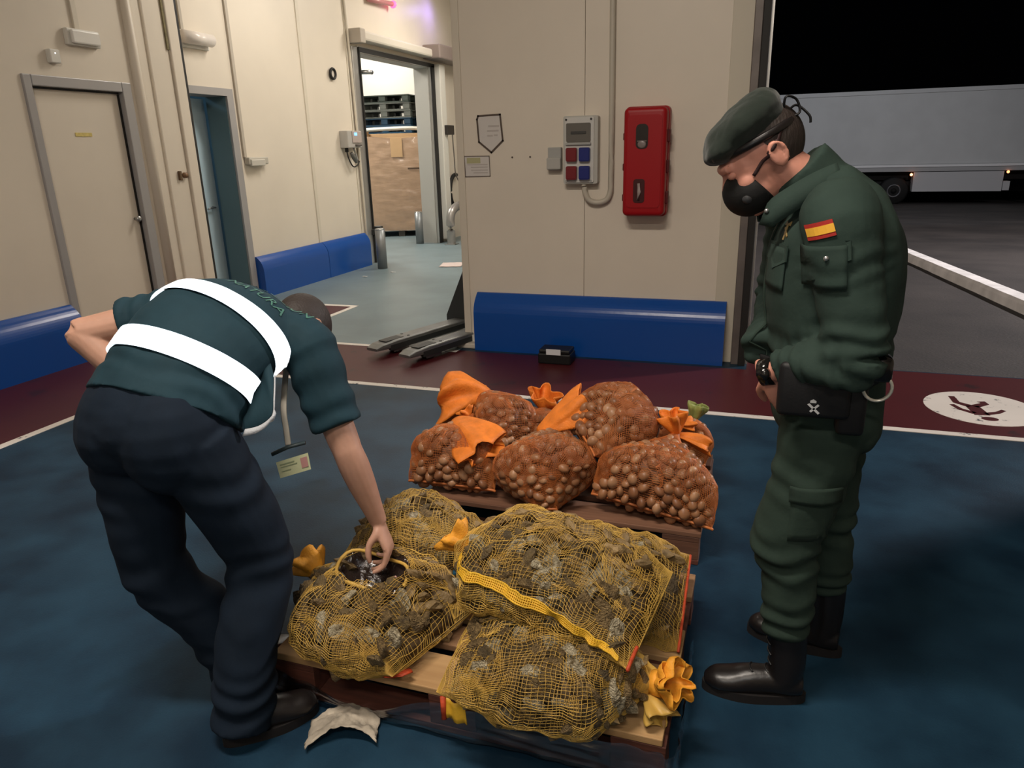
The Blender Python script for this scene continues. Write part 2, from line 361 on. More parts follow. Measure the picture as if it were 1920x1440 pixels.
mk('latch_block', *bx(XF+.06, XF+.22, 12.42, 12.72, 1.86, 2.02, .012), mat('latch_black', (.03, .025, .022), rough=.4), d3)
mk('pull_cord', *tube([(XF+.2, 12.66, 1.90), (XF+.21, 12.67, 1.5), (XF+.21, 12.70, 1.2), (XF+.24, 12.80, 1.02)], [.011]*4, n=8, m=12), mat('cord_grey', (.14, .12, .10), rough=.6), d3, True)
mk('reflector', *cyl((XF+.16, 12.42, .52), (XF+.172, 12.42, .52), .045), mat('white_reflector', (.85, .83, .78), rough=.3), d3)
st('wall_corridor_right', bx(-2.34, -2.2, YB+.16, 16.2, 0, 4.5), CREAM)
st('wall_corridor_end', bx(XF, -2.2, 16.1, 16.2, 0, 4.5), CREAM)
# ---- dock wall: two sandwich panels, header over the passage and over the dock opening
wb = st('wall_back', bx(-2.34, -.16, YB+.03, YB+.16, 0, 4.4), CREAM)
mk('panel', *bx(-2.34, -1.3135, YB, YB+.029, 0, 4.4, .0015, 1), CREAM, wb); mk('panel', *bx(-1.3105, -.16, YB, YB+.029, 0, 4.4, .0015, 1), CREAM, wb)
st('wall_back_header', join(bx(XL-.3, -2.34, YB+.02, YB+.16, 3.6, 4.5), bx(-.16, 4.3, YB, YB+.16, 3.7, 4.5), bx(3.5, 4.3, YB, YB+.16, 0, 3.7)), CREAM)
st('wall_right', bx(4.2, 4.3, -3, YB, 0, 4.4), CREAM)
st('wall_front', bx(XL-.3, 4.3, -3.1, -3.0, 0, 4.4), CREAM)
st('trim_9', bx(-2.345, -2.285, YB-.012, YB, 0, 4.4, .004), CREAM2)
st('trim_10', bx(-2.40, -2.20, YB-.10, YB-.001, 0, .045, .01), mat('plinth_cream', (.58, .53, .45), rough=.6, var=.1, vscale=9))
st('trim_11', bx(-.30, -.16, YB-.006, YB, 0, 4.4, .003), mat('darker_cream_strip', (.58, .53, .43), rough=.5))  # strip slightly darker than the wall panels
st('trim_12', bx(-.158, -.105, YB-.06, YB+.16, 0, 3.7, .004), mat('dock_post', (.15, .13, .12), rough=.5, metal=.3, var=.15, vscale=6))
st('trim_13', bx(-.104, -.055, YB-.09, YB+.10, 0, 3.7, .004), BLACKR)
st('trim_14', bx(-.054, -.038, YB-.02, YB+.12, 0, 3.7), ALU)
# blue kerb bumpers at the wall feet: bevelled coving
def bumper(name, prof, axis, a0, a1, base, lab):
    poly = [(base+s_*d_, z_) for d_, z_, s_ in prof]
    return poly
def cov(x, s, y0, y1, d=.13, h=.47):
    """coving on a wall in the plane x, sticking out by d on side s."""
    arc = [((1-u)**2*d+2*u*(1-u)*d+u*u*.05, (1-u)**2*(h-.17)+2*u*(1-u)*(h-.085)+u*u*(h-.025)) for u in np.linspace(0, 1, 9)]
    p = [(0, 0), (d, 0)]+arc+[(.032, h-.008), (.02, h), (0, h)]
    P = [(x+s*u, z) for u, z in p]; n = len(P); V = [(u, y0, z) for u, z in P]+[(u, y1, z) for u, z in P]
    return np.array(V), [tuple(range(n))[::-1], tuple(range(n, 2*n))]+[(i, (i+1) % n, n+(i+1) % n, n+i) for i in range(n)]
def bump_thing(part, lab):
    V, F = part; lo, hi = V.min(0), V.max(0)
    bm = bmesh.new(); vs = [bm.verts.new(v) for v in V]; [bm.faces.new([vs[i] for i in f]) for f in F]
    bmesh.ops.recalc_face_normals(bm, faces=bm.faces); V, F = from_bm(bm); return mk('wall_bumper', V, F, BLUE, None, False, lab, 'bumper', 'blue coved bumpers along the wall feet')
bump_thing(cov(XL, 1, -2.9, 4.39), 'blue coved bumper at the foot of the wall beside the closed cream door')
bump_thing(cov(XF, 1, 7.085, 8.46, .11), 'light blue bumper beside the blue lit doorway')
bump_thing(cov(XF, 1, 8.47, 9.60, .11), 'blue bumper beside the cold store opening with steel bollard')
V, F = cov(0, 1, -1, 1, .125, .47); V2 = V.copy()
V2[:, 0] = np.where(V[:, 1] < 0, -2.215, -.215); V2[:, 1] = YB-V[:, 0]
bump_thing((V2, F), 'deep blue coved bumper below the red extinguisher cabinet')
mk('corner_filler', *bx(-2.30, -2.20, YB-.02, YB-.001, .02, .10), WHITEP, wb)
# ---- yard outside
SL = -.031
def yz(y): return SL*(y-5.64)
ASPH = mat('asphalt', (.058, .050, .048), rough=.8, col2=(.034, .030, .030), vscale=.9, bump=.5, bscale=45, dist=.01, detail=10)
V = [(-40, 5.64, 0), (45, 5.64, 0), (45, 60, yz(60)), (-40, 60, yz(60))]
st('yard_ground', (np.array(V+[(x, y, z-.2) for x, y, z in V]), [(0, 1, 2, 3), (7, 6, 5, 4), (0, 4, 5, 1), (1, 5, 6, 2), (2, 6, 7, 3), (3, 7, 4, 0)]), ASPH)
kp, kq = np.array((2.12, 14.6)), np.array((2.80, 5.9))
kd = unit(np.append(kp-kq, 0)); kn = np.array([kd[1], -kd[0], 0])
def kerbring(y_):
    t = (y_-kq[1])/(kp[1]-kq[1]); c = np.array([kq[0]+(kp[0]-kq[0])*t-.14, y_, yz(y_)])
    w = .012*nz(np.array([[y_*3, 1, 2]]), 2)[0]
    return [c+kn*(0+w)-[0, 0, .05], c+kn*(.01+w)+[0, 0, .085], c+kn*(.035+w)+[0, 0, .12], c+kn*.20+[0, 0, .12], c+kn*.22-[0, 0, .05]]
ys = np.linspace(5.9, 14.9, 40); rings = np.array([kerbring(y_) for y_ in ys])
V, F = gridmesh(rings); F = F+[(0, 1, 2, 3, 4), tuple(len(V)-5+i for i in (4, 3, 2, 1, 0))]
mk('kerb', V, F, mat('white_kerb_concrete', (.78, .75, .74), rough=.8, var=.12, vscale=4, bump=.3, bscale=30), kind='structure')
# ================================================================ THINGS ON THE WALLS
# extinguisher cabinet
t = thing('extinguisher_cabinet', (-.83, YB, 1.10), 'red plastic fire extinguisher cabinet on the cream dock wall', 'cabinet')
yb = YB-.001
mk('cabinet_body', *prism(rrect(-.99, -.68, 1.10, 1.86, .03), yb-.09, yb, 'y'), REDP, t)
bm = bmesh.new(); V, F = prism(rrect(-.985, -.685, 1.11, 1.85, .035, 6), yb-.20, yb-.092, 'y'); vs = [bm.verts.new(v) for v in V]
[bm.faces.new([vs[i] for i in f]) for f in F]; bmesh.ops.recalc_face_normals(bm, faces=bm.faces)
ed = [e for e in bm.edges if all(abs(v.co.y-(yb-.20)) < 1e-5 for v in e.verts)]
bmesh.ops.bevel(bm, geom=ed, offset=.035, segments=4, affect='EDGES', profile=.6); V, F = from_bm(bm)
door = mk('cabinet_door', V, F, REDP, t, True)
mk('raised_panel', *prism(rrect(-.955, -.715, 1.17, 1.80, .03), yb-.206, yb-.195, 'y'), REDP, door)
WIN = mat('smoked_window', (.018, .014, .013), rough=.25, spec=.5)
mk('window', *prism(rrect(-.895, -.81, 1.575, 1.74, .03), yb-.211, yb-.203, 'y'), WIN, door)
mk('gauge', *join(ell((-.852, yb-.212, 1.605), (.03, .006, .026)), bx(-.885, -.82, yb-.214, yb-.208, 1.622, 1.630)), mat('gauge_grey', (.22, .18, .17), rough=.3), door, True)
mk('window', *prism(rrect(-.905, -.825, 1.205, 1.37, .02), yb-.211, yb-.203, 'y'), mat('dark_red_recess', (.045, .004, .005), rough=.4), door)
mk('nozzle', *tube([(-.868, yb-.213, 1.34), (-.862, yb-.215, 1.28), (-.868, yb-.213, 1.225)], [.010, .014, .011], n=10), mat('nozzle_grey', (.35, .28, .27), rough=.35), door, True)
for z in (1.66, 1.45, 1.235):
    mk('hinge', *bx(-1.002, -.980, yb-.12, yb-.07, z-.025, z+.025, .006), mat('dark_red_clip', (.10, .006, .008), rough=.5), t)
    mk('clip', *bx(-.692, -.668, yb-.13, yb-.06, z-.045, z+.045, .008), MATS['dark_red_clip'], t)
# distribution board
t = thing('socket_board', (-1.33, YB, 1.33), 'grey wall socket board with breaker window and four coloured outlets', 'socket board')
mk('board_body', *prism(rrect(-1.455, -1.195, 1.335, 1.815, .015), yb-.08, yb, 'y'), mat('board_grey', (.46, .45, .41), rough=.45), t)
mk('front_plate', *prism(rrect(-1.437, -1.222, 1.345, 1.805, .012), yb-.092, yb-.08, 'y'), mat('plate_grey', (.58, .57, .54), rough=.4), t)
cv = mk('breaker_cover', *prism(rrect(-1.428, -1.245, 1.635, 1.765, .01), yb-.104, yb-.090, 'y'), mat('smoke_cover', (.14, .13, .115), rough=.25), t)
mk('breaker_row', *bx(-1.392, -1.278, yb-.108, yb-.102, 1.688, 1.708, .002), mat('breaker_dark', (.05, .048, .045), rough=.4), cv)
mk('cover_lip', *bx(-1.432, -1.241, yb-.110, yb-.092, 1.612, 1.628, .003), GREYP, t)
for k, (x, z, c) in enumerate(((-1.385, 1.545, 'r'), (-1.287, 1.545, 'b'), (-1.385, 1.415, 'r'), (-1.287, 1.415, 'b'))):
    m_ = mat('outlet_red', (.17, .012, .016), rough=.4) if c == 'r' else mat('outlet_blue', (.012, .02, .16), rough=.4)
    s_ = mk('outlet', *prism(rrect(x-.041, x+.041, z-.049, z+.049, .014), yb-.125, yb-.088, 'y'), m_, t)
    mk('outlet_lid', *bx(x-.036, x+.036, yb-.129, yb-.124, z-.043, z+.036, .002), m_, s_)
for x in (-1.43, -1.243):
    for z in (1.79, 1.357):
        mk('screw', *cyl((x, yb-.091, z), (x, yb-.096, z), .008, n=10), mat('screw_dark', (.03, .03, .03), rough=.5) if z > 1.6 else GREYP, t)
# its conduit
P = [(-1.30, yb-.05, 1.345), (-1.298, yb-.05, 1.28), (-1.265, yb-.045, 1.215), (-1.20, yb-.035, 1.195), (-1.135, yb-.03, 1.215), (-1.108, yb-.028, 1.27), (-1.105, yb-.026, 1.36), (-1.105, yb-.026, 1.8), (-1.11, yb-.026, 2.6), (-1.115, yb-.026, 4.38)]
mk('conduit', *tube(P, [.021]*10, n=12, m=60), mat('conduit_cream', (.50, .46, .38), rough=.45), None, True, 'cream plastic conduit rising from the socket board up the wall', 'conduit')
# small single socket
t = thing('wall_socket', (-1.53, YB, 1.435), 'small grey weatherproof socket beside the larger socket board', 'socket')
mk('socket_body', *bx(-1.585, -1.482, yb-.05, yb, 1.435, 1.60, .006), GREYP, t)
mk('socket_lid', *bx(-1.59, -1.48, yb-.075, yb-.045, 1.44, 1.525, .008), mat('lid_grey', (.42, .41, .38), rough=.35), t)
# notices
PAPER = mat('notice_paper', (.60, .565, .53), rough=.7); INK = mat('notice_ink', (.09, .065, .05), rough=.7); FAINT = mat('faint_print', (.46, .42, .39), rough=.7)
t = thing('wall_notice', (-2.07, YB, 1.58), 'white shield-shaped paper notice outlined in dark tape', 'notice')
sh = [(-2.155, 1.845), (-1.975, 1.85), (-1.958, 1.66), (-2.055, 1.575), (-2.155, 1.655), (-2.165, 1.82)]
mk('paper', *prism(sh, yb-.003, yb, 'y'), PAPER, t)
def outline(p, w, y0, y1):
    out = []
    for a, b in zip(p, p[1:]+p[:1]):
        a, b = np.array(a), np.array(b); d_ = unit(np.append(b-a, 0))[:2]; n_ = np.array([-d_[1], d_[0]])*w/2
        out.append(prism([tuple(a-d_*w/2+n_), tuple(a-d_*w/2-n_), tuple(b+d_*w/2-n_), tuple(b+d_*w/2+n_)], y0, y1, 'y'))
    return join(*out)
mk('tape_outline', *outline(sh, .013, yb-.006, yb-.0028), INK, t)
mk('faint_lines', *join(*[bx(x0, x1, yb-.0042, yb-.003, z, z+.012) for x0, x1, z in ((-2.075, -1.985, 1.762), (-2.085, -1.99, 1.728), (-2.085, -2.04, 1.692), (-2.03, -2.0, 1.695))]), FAINT, t)
t = thing('wall_notice', (-2.18, YB, 1.395), 'small rectangular paper notice with a yellowish heading band', 'notice')
rc = [(-2.285, 1.55), (-2.075, 1.548), (-2.072, 1.397), (-2.28, 1.395)]
mk('paper', *prism(rc[::-1], yb-.003, yb, 'y'), PAPER, t); mk('thin_outline', *outline(rc, .006, yb-.005, yb-.0028), mat('notice_line', (.16, .13, .11), rough=.7), t)
mk('heading_band', *bx(-2.265, -2.15, yb-.0042, yb-.003, 1.495, 1.538), mat('heading_olive', (.42, .40, .22), rough=.7), t)
mk('faint_lines', *join(*[bx(-2.262+o_, -2.09, yb-.0042, yb-.003, z, z+.008) for o_, z in ((0, 1.482), (.03, 1.462), (.03, 1.44), (.05, 1.42))]), FAINT, t)
for x, z in ((-1.885, 1.535), (-1.74, 1.535)):
    mk('wall_plug', *cyl((x, yb-.004, z), (x, yb, z), .007, n=8), mat('plug_dark', (.07, .05, .04)), None, False, 'tiny dark screw plug in the cream wall, '+('nearer the paper notices' if x < -1.8 else 'nearer the small socket'), 'wall plug', 'screw plugs in the dock wall')
# emergency light, small sensor, conduit on the near left wall
t = thing('emergency_light', (XL+.03, 5.0, 2.47), 'white emergency light box above the closed cream door', 'light')
mk('housing', *bx(XL, XL+.045, 4.85, 5.16, 2.475, 2.60, .008), WHITEP, t); mk('diffuser', *bx(XL+.045, XL+.075, 4.87, 5.14, 2.487, 2.588, .012), mat('diffuser_white', (.75, .73, .68), rough=.3), t)
mk('cable_duct', *bx(XL, XL+.02, 4.955, 5.005, 2.60, 4.39, .004), CREAM2, None, False, 'cream cable duct running up from the emergency light', 'duct')
t = thing('door_sensor', (XL+.02, 4.7, 2.32), 'small white sensor box beside the emergency light', 'sensor')
mk('housing', *bx(XL, XL+.05, 4.655, 4.745, 2.325, 2.425, .008), WHITEP, t); mk('led', *ell((XL+.052, 4.70, 2.395), (.004, .005, .005)), mat('led_white', (.9, .9, .9), emit=(1, 1, 1), estr=2), t)
# corridor wall: tube lamp unlit, duct, alarm box, ring, controller
t = thing('wall_lamp', (XF+.05, 6.57, 2.64), 'frosted tubular wall lamp above the blue lit doorway', 'lamp')
mk('base_plate', *bx(XF, XF+.03, 6.36, 6.78, 2.64, 2.80, .006), WHITEP, t); mk('diffuser', *tube([(XF+.075, 6.37, 2.73), (XF+.075, 6.77, 2.73)], [.062, .062], n=16), mat('frosted_cover', (.78, .72, .66), rough=.25), t, True)
t = thing('wall_siren', (XF+.05, 7.3, 1.49), 'beige horizontal box on the corridor wall at the foot of a thin duct', 'alarm box')
mk('housing', *bx(XF, XF+.07, 7.13, 7.48, 1.50, 1.58, .012), mat('beige_box', (.46, .43, .37), rough=.45), t); mk('cover', *bx(XF+.06, XF+.085, 7.15, 7.40, 1.485, 1.555, .008), mat('beige_cover', (.52, .49, .43), rough=.45), t)
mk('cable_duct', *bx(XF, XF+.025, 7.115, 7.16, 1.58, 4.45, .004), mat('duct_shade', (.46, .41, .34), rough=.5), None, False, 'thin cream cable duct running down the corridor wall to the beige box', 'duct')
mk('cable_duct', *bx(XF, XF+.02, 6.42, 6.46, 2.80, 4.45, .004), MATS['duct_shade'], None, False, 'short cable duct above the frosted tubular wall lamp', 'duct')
t = thing('wall_ring', (XF+.03, 9.13, 2.54), 'round black-rimmed porthole indicator high on the corridor wall', 'indicator')
a_ = np.linspace(0, 2*math.pi, 24, endpoint=False)
ring = [(XF+.028, 9.13+.062*math.cos(q), 2.605+.062*math.sin(q)) for q in a_]
mk('rim', *tube(ring+[ring[0]], [.018]*25, n=8, ref=(1, 0, 0), cap=False), BLACKR, t, True); mk('lens', *cyl((XF, 9.13, 2.605), (XF+.022, 9.13, 2.605), .055, n=20), mat('lens_cream', (.62, .57, .5), rough=.3), t)
t = thing('door_controller', (XF+.06, 9.4, 1.66), 'grey door controller with a small blue screen and hanging cables', 'controller')
mk('housing', *bx(XF, XF+.13, 9.19, 9.56, 1.665, 1.89, .01), mat('controller_grey', (.42, .40, .37), rough=.4), t)
fp = mk('front_panel', *bx(XF+.13, XF+.142, 9.30, 9.545, 1.73, 1.88, .004), mat('panel_mauve', (.43, .36, .33), rough=.4), t)
mk('screen', *bx(XF+.142, XF+.146, 9.345, 9.42, 1.825, 1.865), mat('screen_blue', (.1, .25, .5), emit=(.30, .62, 1.0), estr=1.6), fp)
mk('switch', *bx(XF+.13, XF+.165, 9.37, 9.50, 1.685, 1.71, .005), mat('switch_dark', (.10, .085, .075)), t)
mk('cable_gland', *cyl((XF+.06, 9.25, 1.665), (XF+.06, 9.25, 1.61), .024), BLACKR, t, True)
mk('cable', *tube([(XF+.06, 9.25, 1.62), (XF+.07, 9.27, 1.52), (XF+.07, 9.36, 1.42), (XF+.05, 9.50, 1.42), (XF+.04, 9.60, 1.48)], [.009]*5, n=8, m=24), BLACKR, t, True)
mk('plug', *tube([(XF+.08, 9.33, 1.60), (XF+.09, 9.38, 1.53), (XF+.07, 9.46, 1.47)], [.022, .034, .02], n=10, m=8), mat('plug_grey', (.12, .12, .11), rough=.4), t, True)
mk('cable', *tube([(XF+.07, 9.42, 1.665), (XF+.08, 9.45, 1.58), (XF+.08, 9.49, 1.50)], [.013]*3, n=8, m=10), mat('cable_grey', (.32, .31, .29)), t, True)
mk('pipe', *tube([(XF+.03, 9.66, .02), (XF+.03, 9.60, 3.0), (XF+.03, 9.52, 4.45)], [.018]*3, n=10, m=10), CREAM2, None, True, 'thin cream pipe running up beside the cold store opening', 'pipe')
t = thing('warning_lamp', (XF+.2, 10.6, 3.72), 'red tube lamp glowing above the cold store opening', 'lamp')
mk('lamp_arm', *tube([(XF+.06, 10.2, 3.71), (XF+.10, 10.84, 3.745)], [.035, .035], n=12), mat('lamp_arm_red', (.5, .22, .22), rough=.3), t, True)
mk('lamp_head', *ell((XF+.10, 10.88, 3.745), (.055, .04, .055)), mat('red_glow', (.8, .05, .1), emit=(1, .08, .2), estr=4), t, True)
t.location.z = 3.67
# bollards and hoop guard
def bollard(x, y, lab, h=.52):
    b_ = thing('bollard', (x, y, 0), lab, 'bollard', 'steel bollards at the cold store opening')
    mk('post', *cyl((x, y, 0), (x, y, h), .07, n=20), mat('bollard_grey', (.22, .23, .235), rough=.4, metal=.5), b_, True)
    mk('cap', *tube([(x, y, h-.001), (x, y, h+.012), (x, y, h+.02)], [.07, .066, .05], n=20), STEEL, b_, True)
bollard(-5.16, 9.31, 'steel bollard standing before the near jamb of the cold store opening', .55)
bollard(-5.88, 12.06, 'steel bollard inside the cold store opening before the wrapped carton', .55)
t = thing('hoop_guard', (-5.22, 12.3, 0), 'bent steel tube guard beside the cold store doorway', 'guard')
mk('hoop', *tube([(-5.24, 12.02, 0), (-5.24, 12.02, .45), (-5.22, 12.12, .60), (-5.18, 12.35, .66), (-5.15, 12.7, .66), (-5.13, 12.95, .6), (-5.12, 13.05, .45), (-5.12, 13.05, 0)], [.075]*8, n=14, m=40), mat('hoop_steel', (.34, .32, .30), rough=.35, metal=.6), t, True)
mk('base_plate', *bx(-5.34, -5.14, 11.92, 12.12, 0, .012, .003), STEEL, t)
hp = [(XF+.05, 13.05+.26*math.cos(q), .86+.30*math.sin(q)) for q in np.linspace(R(75), R(250), 20)]
mk('hose', *tube(hp, [.035]*20, n=10), BLACKR, None, True, 'black hose loop hanging on the wall above the steel guard', 'hose')
# ---- cold store goods
CARD = mat('film_wrapped_cardboard', (.40, .27, .18), rough=.24, spec=.6, var=.07, vscale=2, bump=.35, bscale=6, dist=.015, stretch=(1, 1, 3.5), coat=.4)
BROWN = mat('raw_cardboard', (.50, .33, .18), rough=.75, var=.06, vscale=3)
O = np.array([-6.77, 13.1]); a = R(24); ux = np.array([math.cos(a), math.sin(a)]); uy = np.array([-ux[1], ux[0]])
M3 = rotz(a); T3 = np.array([O[0], O[1], 0])
t = thing('wrapped_carton', (*O, .15), 'tall brown carton wrapped in clear film on a low pallet', 'carton')
def loc(p): return xf(p, M3, T3)
mk('carton_wall', *loc(join(bx(-.6, .6, -.02, .0, .15, 1.86, .006), bx(-.6, .6, .98, 1.0, .15, 1.95, .006), bx(-.6, -.58, 0, .98, .15, 2.0, .006), bx(.58, .6, 0, .98, .15, 1.95, .006), bx(-.58, .58, 0, .98, .15, .2))), BROWN, t)
wv = []
for i in range(37):
    u = -.625+1.25*i/36
    wv.append([(u, -.035+.010*noise.noise(Vector((u*4, z*7, 3)))+.006*noise.noise(Vector((u*15, z*19, 8))), z) for z in np.linspace(.13, 1.83+.09*abs(u)**.8*(1 if u < 0 else .6), 44)])
mk('film_wrap', *loc(gridmesh(np.array(wv))), CARD, t, True)
mk('flap', *loc(bx(-.1, .12, -.052, -.046, 1.50, 1.84, .002)), BROWN, t)
mk('white_roll', *loc(tube([(-.55, -.0, 2.0), (.2, .02, 2.02), (.62, .2, 2.0)], [(.035, .08)]*3, n=12, m=12)), mat('white_film', (.80, .77, .70), rough=.4), t, True)
mk('tear', *loc(bx(.20, .6, -.056, -.050, 1.27, 1.30, .003)), mat('tear_dark', (.08, .05, .03)), t)
p_ = thing('low_pallet', (*O, 0), 'low pallet with pale edge under the film-wrapped carton', 'pallet')
mk('deck', *loc(bx(-.6, .6, -.03, 1.0, .11, .148, .004)), mat('pallet_edge_pale', (.55, .42, .33), rough=.5), p_)
for x in (-.53, 0, .53):
    mk('block', *loc(bx(x-.06, x+.06, 0, .97, 0, .11, .004)), mat('block_dark', (.05, .045, .04)), p_)
# stack of plastic pallets
def plastic_pallet(z, col, lab, ang, off, n_open=3):
    m_ = mat('plastic_'+col[0], col[1], rough=.5, var=.15, vscale=5)
    c_ = np.array([-7.5+off[0], 15.05+off[1]]); b_ = thing('plastic_pallet', (*c_, z), lab, 'pallet', 'plastic pallets stacked behind the wrapped carton')
    Mz, Tz = rotz(R(ang)), np.array([*c_, z])
    mk('deck', *xf(bx(-.6, .6, -.45, .45, .125, .15, .005), Mz, Tz), m_, b_)
    for x in (-.52, 0, .52):
        [mk('block', *xf(bx(x-.075, x+.075, y_-.065, y_+.065, .022, .124, .01, 1), Mz, Tz), m_, b_) for y_ in (-.385, 0, .385)]
    [mk('runner', *xf(bx(-.6, .6, y_-.06, y_+.06, 0, .0215), Mz, Tz), m_, b_) for y_ in (-.39, 0, .39)]
cols = [('navy', (.014, .045, .085)), ('blue', (.022, .075, .14)), ('grey_green', (.13, .14, .125)), ('dark_green', (.05, .065, .055)), ('teal', (.02, .14, .20))]
seqc = [1, 0, 1, 1, 0, 1, 0, 1, 1, 0, 1, 0, 0, 1, 0, 2, 2, 3]
names = ['lowest', 'second', 'third', 'fourth', 'fifth', 'sixth', 'seventh', 'eighth', 'ninth', 'tenth', 'eleventh', 'twelfth', 'thirteenth', 'fourteenth', 'fifteenth', 'third from the top', 'second from the top', 'topmost']
for k, s_ in enumerate(seqc):
    cn = cols[s_][0].replace('_', ' ')
    plastic_pallet(.152*k, cols[s_], f'{cn} plastic pallet, {names[k]} of the near stack behind the wrapped carton', 6+random.uniform(-2, 2), (random.uniform(-.02, .02)-.32, 0))
for k in range(18):
    s_ = [0, 4, 1, 4, 0, 1, 4, 4, 1, 0, 4, 1, 4, 4, 4, 4, 1, 1][k]; cn = cols[s_][0].replace('_', ' ')
    plastic_pallet(.152*k, cols[s_], f'{cn} plastic pallet, {names[k]} of the stack nearer the far jamb', 4+random.uniform(-2, 2), (.93, .35+random.uniform(-.02, .02)))
# ---- floor things near the walls
t = thing('bait_box', (-1.455, 5.27, 0), 'black box with a white label on the red walkway by the blue bumper', 'box')
mk('box_body', *bx(-1.585, -1.325, 5.19, 5.36, 0, .085, .012), mat('black_plastic', (.010, .010, .010), rough=.4), t)
mk('lid', *bx(-1.578, -1.332, 5.195, 5.355, .085, .115, .010), MATS['black_plastic'], t)
mk('label', *xf(bx(-1.515, -1.40, -.001, .001, 0, .045), np.eye(3), (0, 5.186, .078)), mat('label_white', (.72, .72, .75), rough=.5), t)
PJ = mat('jack_grey', (.20, .205, .20), rough=.38, metal=.55, var=.15, vscale=8); PJD = mat('jack_dark', (.035, .037, .036), rough=.45, metal=.2)
ang = math.atan2(6.18-4.93, -2.50+2.92)-math.pi/2
Mj, Tj = rotz(ang), np.array([-2.755, 4.97, 0])
t = thing('pallet_jack', Tj, 'grey hand pallet jack with two forks poking out past the wall corner', 'pallet jack')
for sx in (-1, 1):
    c_ = .185*sx
    fr = tube([(c_, -.02, .075), (c_, .05, .085), (c_, .2, .09), (c_, 1.15, .09)], [(.012, .06), (.024, .075), (.03, .08), (.03, .08)], ref=(0, 0, 1), n=16, sup=.35)
    f_ = mk('fork', *xf(fr, Mj, Tj), PJ, t)
    mk('roller_opening', *xf(bx(c_-.045, c_+.045, .10, .30, .117, .1215), Mj, Tj), PJD, f_)
    for yy in (.36, ):
        mk('bolt_hole', *xf(join(cyl((c_-.04, yy, .119), (c_-.04, yy, .1225), .012, n=10), cyl((c_+.04, yy, .119), (c_+.04, yy, .1225), .012, n=10)), Mj, Tj), PJD, f_)
    mk('fork_rail', *xf(join(bx(c_-.08, c_-.07, .12, 1.15, .045, .09), bx(c_+.07, c_+.08, .12, 1.15, .045, .09)), Mj, Tj), PJD, f_)
    mk('roller', *xf(cyl((c_-.05, .24, .04), (c_+.05, .24, .04), .04), Mj, Tj), mat('roller_dark', (.05, .05, .048), rough=.4), t, True)
    mk('roller_bracket', *xf(join(bx(c_-.062, c_-.052, .17, .34, .02, .09), bx(c_+.052, c_+.062, .17, .34, .02, .09)), Mj, Tj), PJ, t)
mk('mast_plate', *xf(prism([(-.34, .05), (.34, .05), (.34, .14), (.10, .56), (-.12, .56), (-.34, .14)], 1.06, 1.20, 'y'), Mj, Tj), PJD, t)
mk('hydraulic_unit', *xf(join(bx(-.10, .10, 1.34, 1.52, .08, .5, .02), cyl((-.06, 1.46, .1), (.06, 1.46, .1), .1)), Mj, Tj), PJD, t)
mk('handle', *xf(tube([(0, 1.46, .5), (0, 1.58, 1.15)], [.02, .018], n=10), Mj, Tj), PJD, t, True)
def crumpled(nx, ny, w, h, amp, seed, curl=0):
    P = np.zeros((nx, ny, 3))
    for i in range(nx):
        for j in range(ny):
            u, v = i/(nx-1), j/(ny-1)
            e = .10*noise.noise(Vector((u*3, v*3, seed)))
            P[i, j] = ((u-.5)*w*(1+e), (v-.5)*h*(1+.15*noise.noise(Vector((u*4, 2, seed+5)))), .004+amp*(1+noise.noise(Vector((u*3.5, v*3, seed+9))))*.5+.3*amp*noise.noise(Vector((u*11, v*9, seed)))+curl*((u-.5)**2)*4)
    P[:, :, 2] -= P[:, :, 2].min()-.003
    return P
P = crumpled(30, 18, .23, .13, .03, 3, .0)
for i in range(30):
    for j in range(18):
        u = (i/29-.5)*2; P[i, j, 1] += -.05*u*u; P[i, j, 2] += .035*(1-u*u)*(1-j/17*.7)
Pq = P.reshape(-1, 3) @ rotz(R(24)).T+np.array([-1.065, 1.445, .0])
P[:, :, 2] += .006*np.array([[noise.noise(Vector((i*.55, j*.6, 3))) for j in range(18)] for i in range(30)]); Pq = P.reshape(-1, 3) @ rotz(R(24)).T*.86+np.array([-1.05, 1.455, .004])
mk('crumpled_paper', *thick((Pq, gridmesh(P)[1]), .0015), mat('dirty_paper', (.40, .35, .28), rough=.8, var=.35, vscale=14, bump=.6, bscale=35, dist=.01), None, True, 'dirty crumpled white paper on the floor before the front pallet', 'paper')
P = crumpled(10, 8, .32, .42, .012, 8)
mk('paper_sheet', *thick((P.reshape(-1, 3) @ rotz(R(15)).T+np.array([-4.28, 9.78, 0]), gridmesh(P)[1]), .002), mat('sheet_pinkish', (.55, .45, .42), rough=.7), None, True, 'flat pale paper sheet lying on the corridor floor', 'paper')
for k, (x, y) in enumerate(((-5.05, 8.60), (-4.83, 9.0))):
    P = crumpled(6, 5, .07, .035, .012, 20+k)
    mk('paper_scrap', *thick((P.reshape(-1, 3)+np.array([x, y, 0]), gridmesh(P)[1]), .002), mat('scrap_white', (.7, .7, .68)), None, True, 'tiny white scrap on the corridor floor, '+('nearer the blue bumper' if k == 0 else 'nearer the steel bollard'), 'scrap', 'white scraps on the corridor floor')
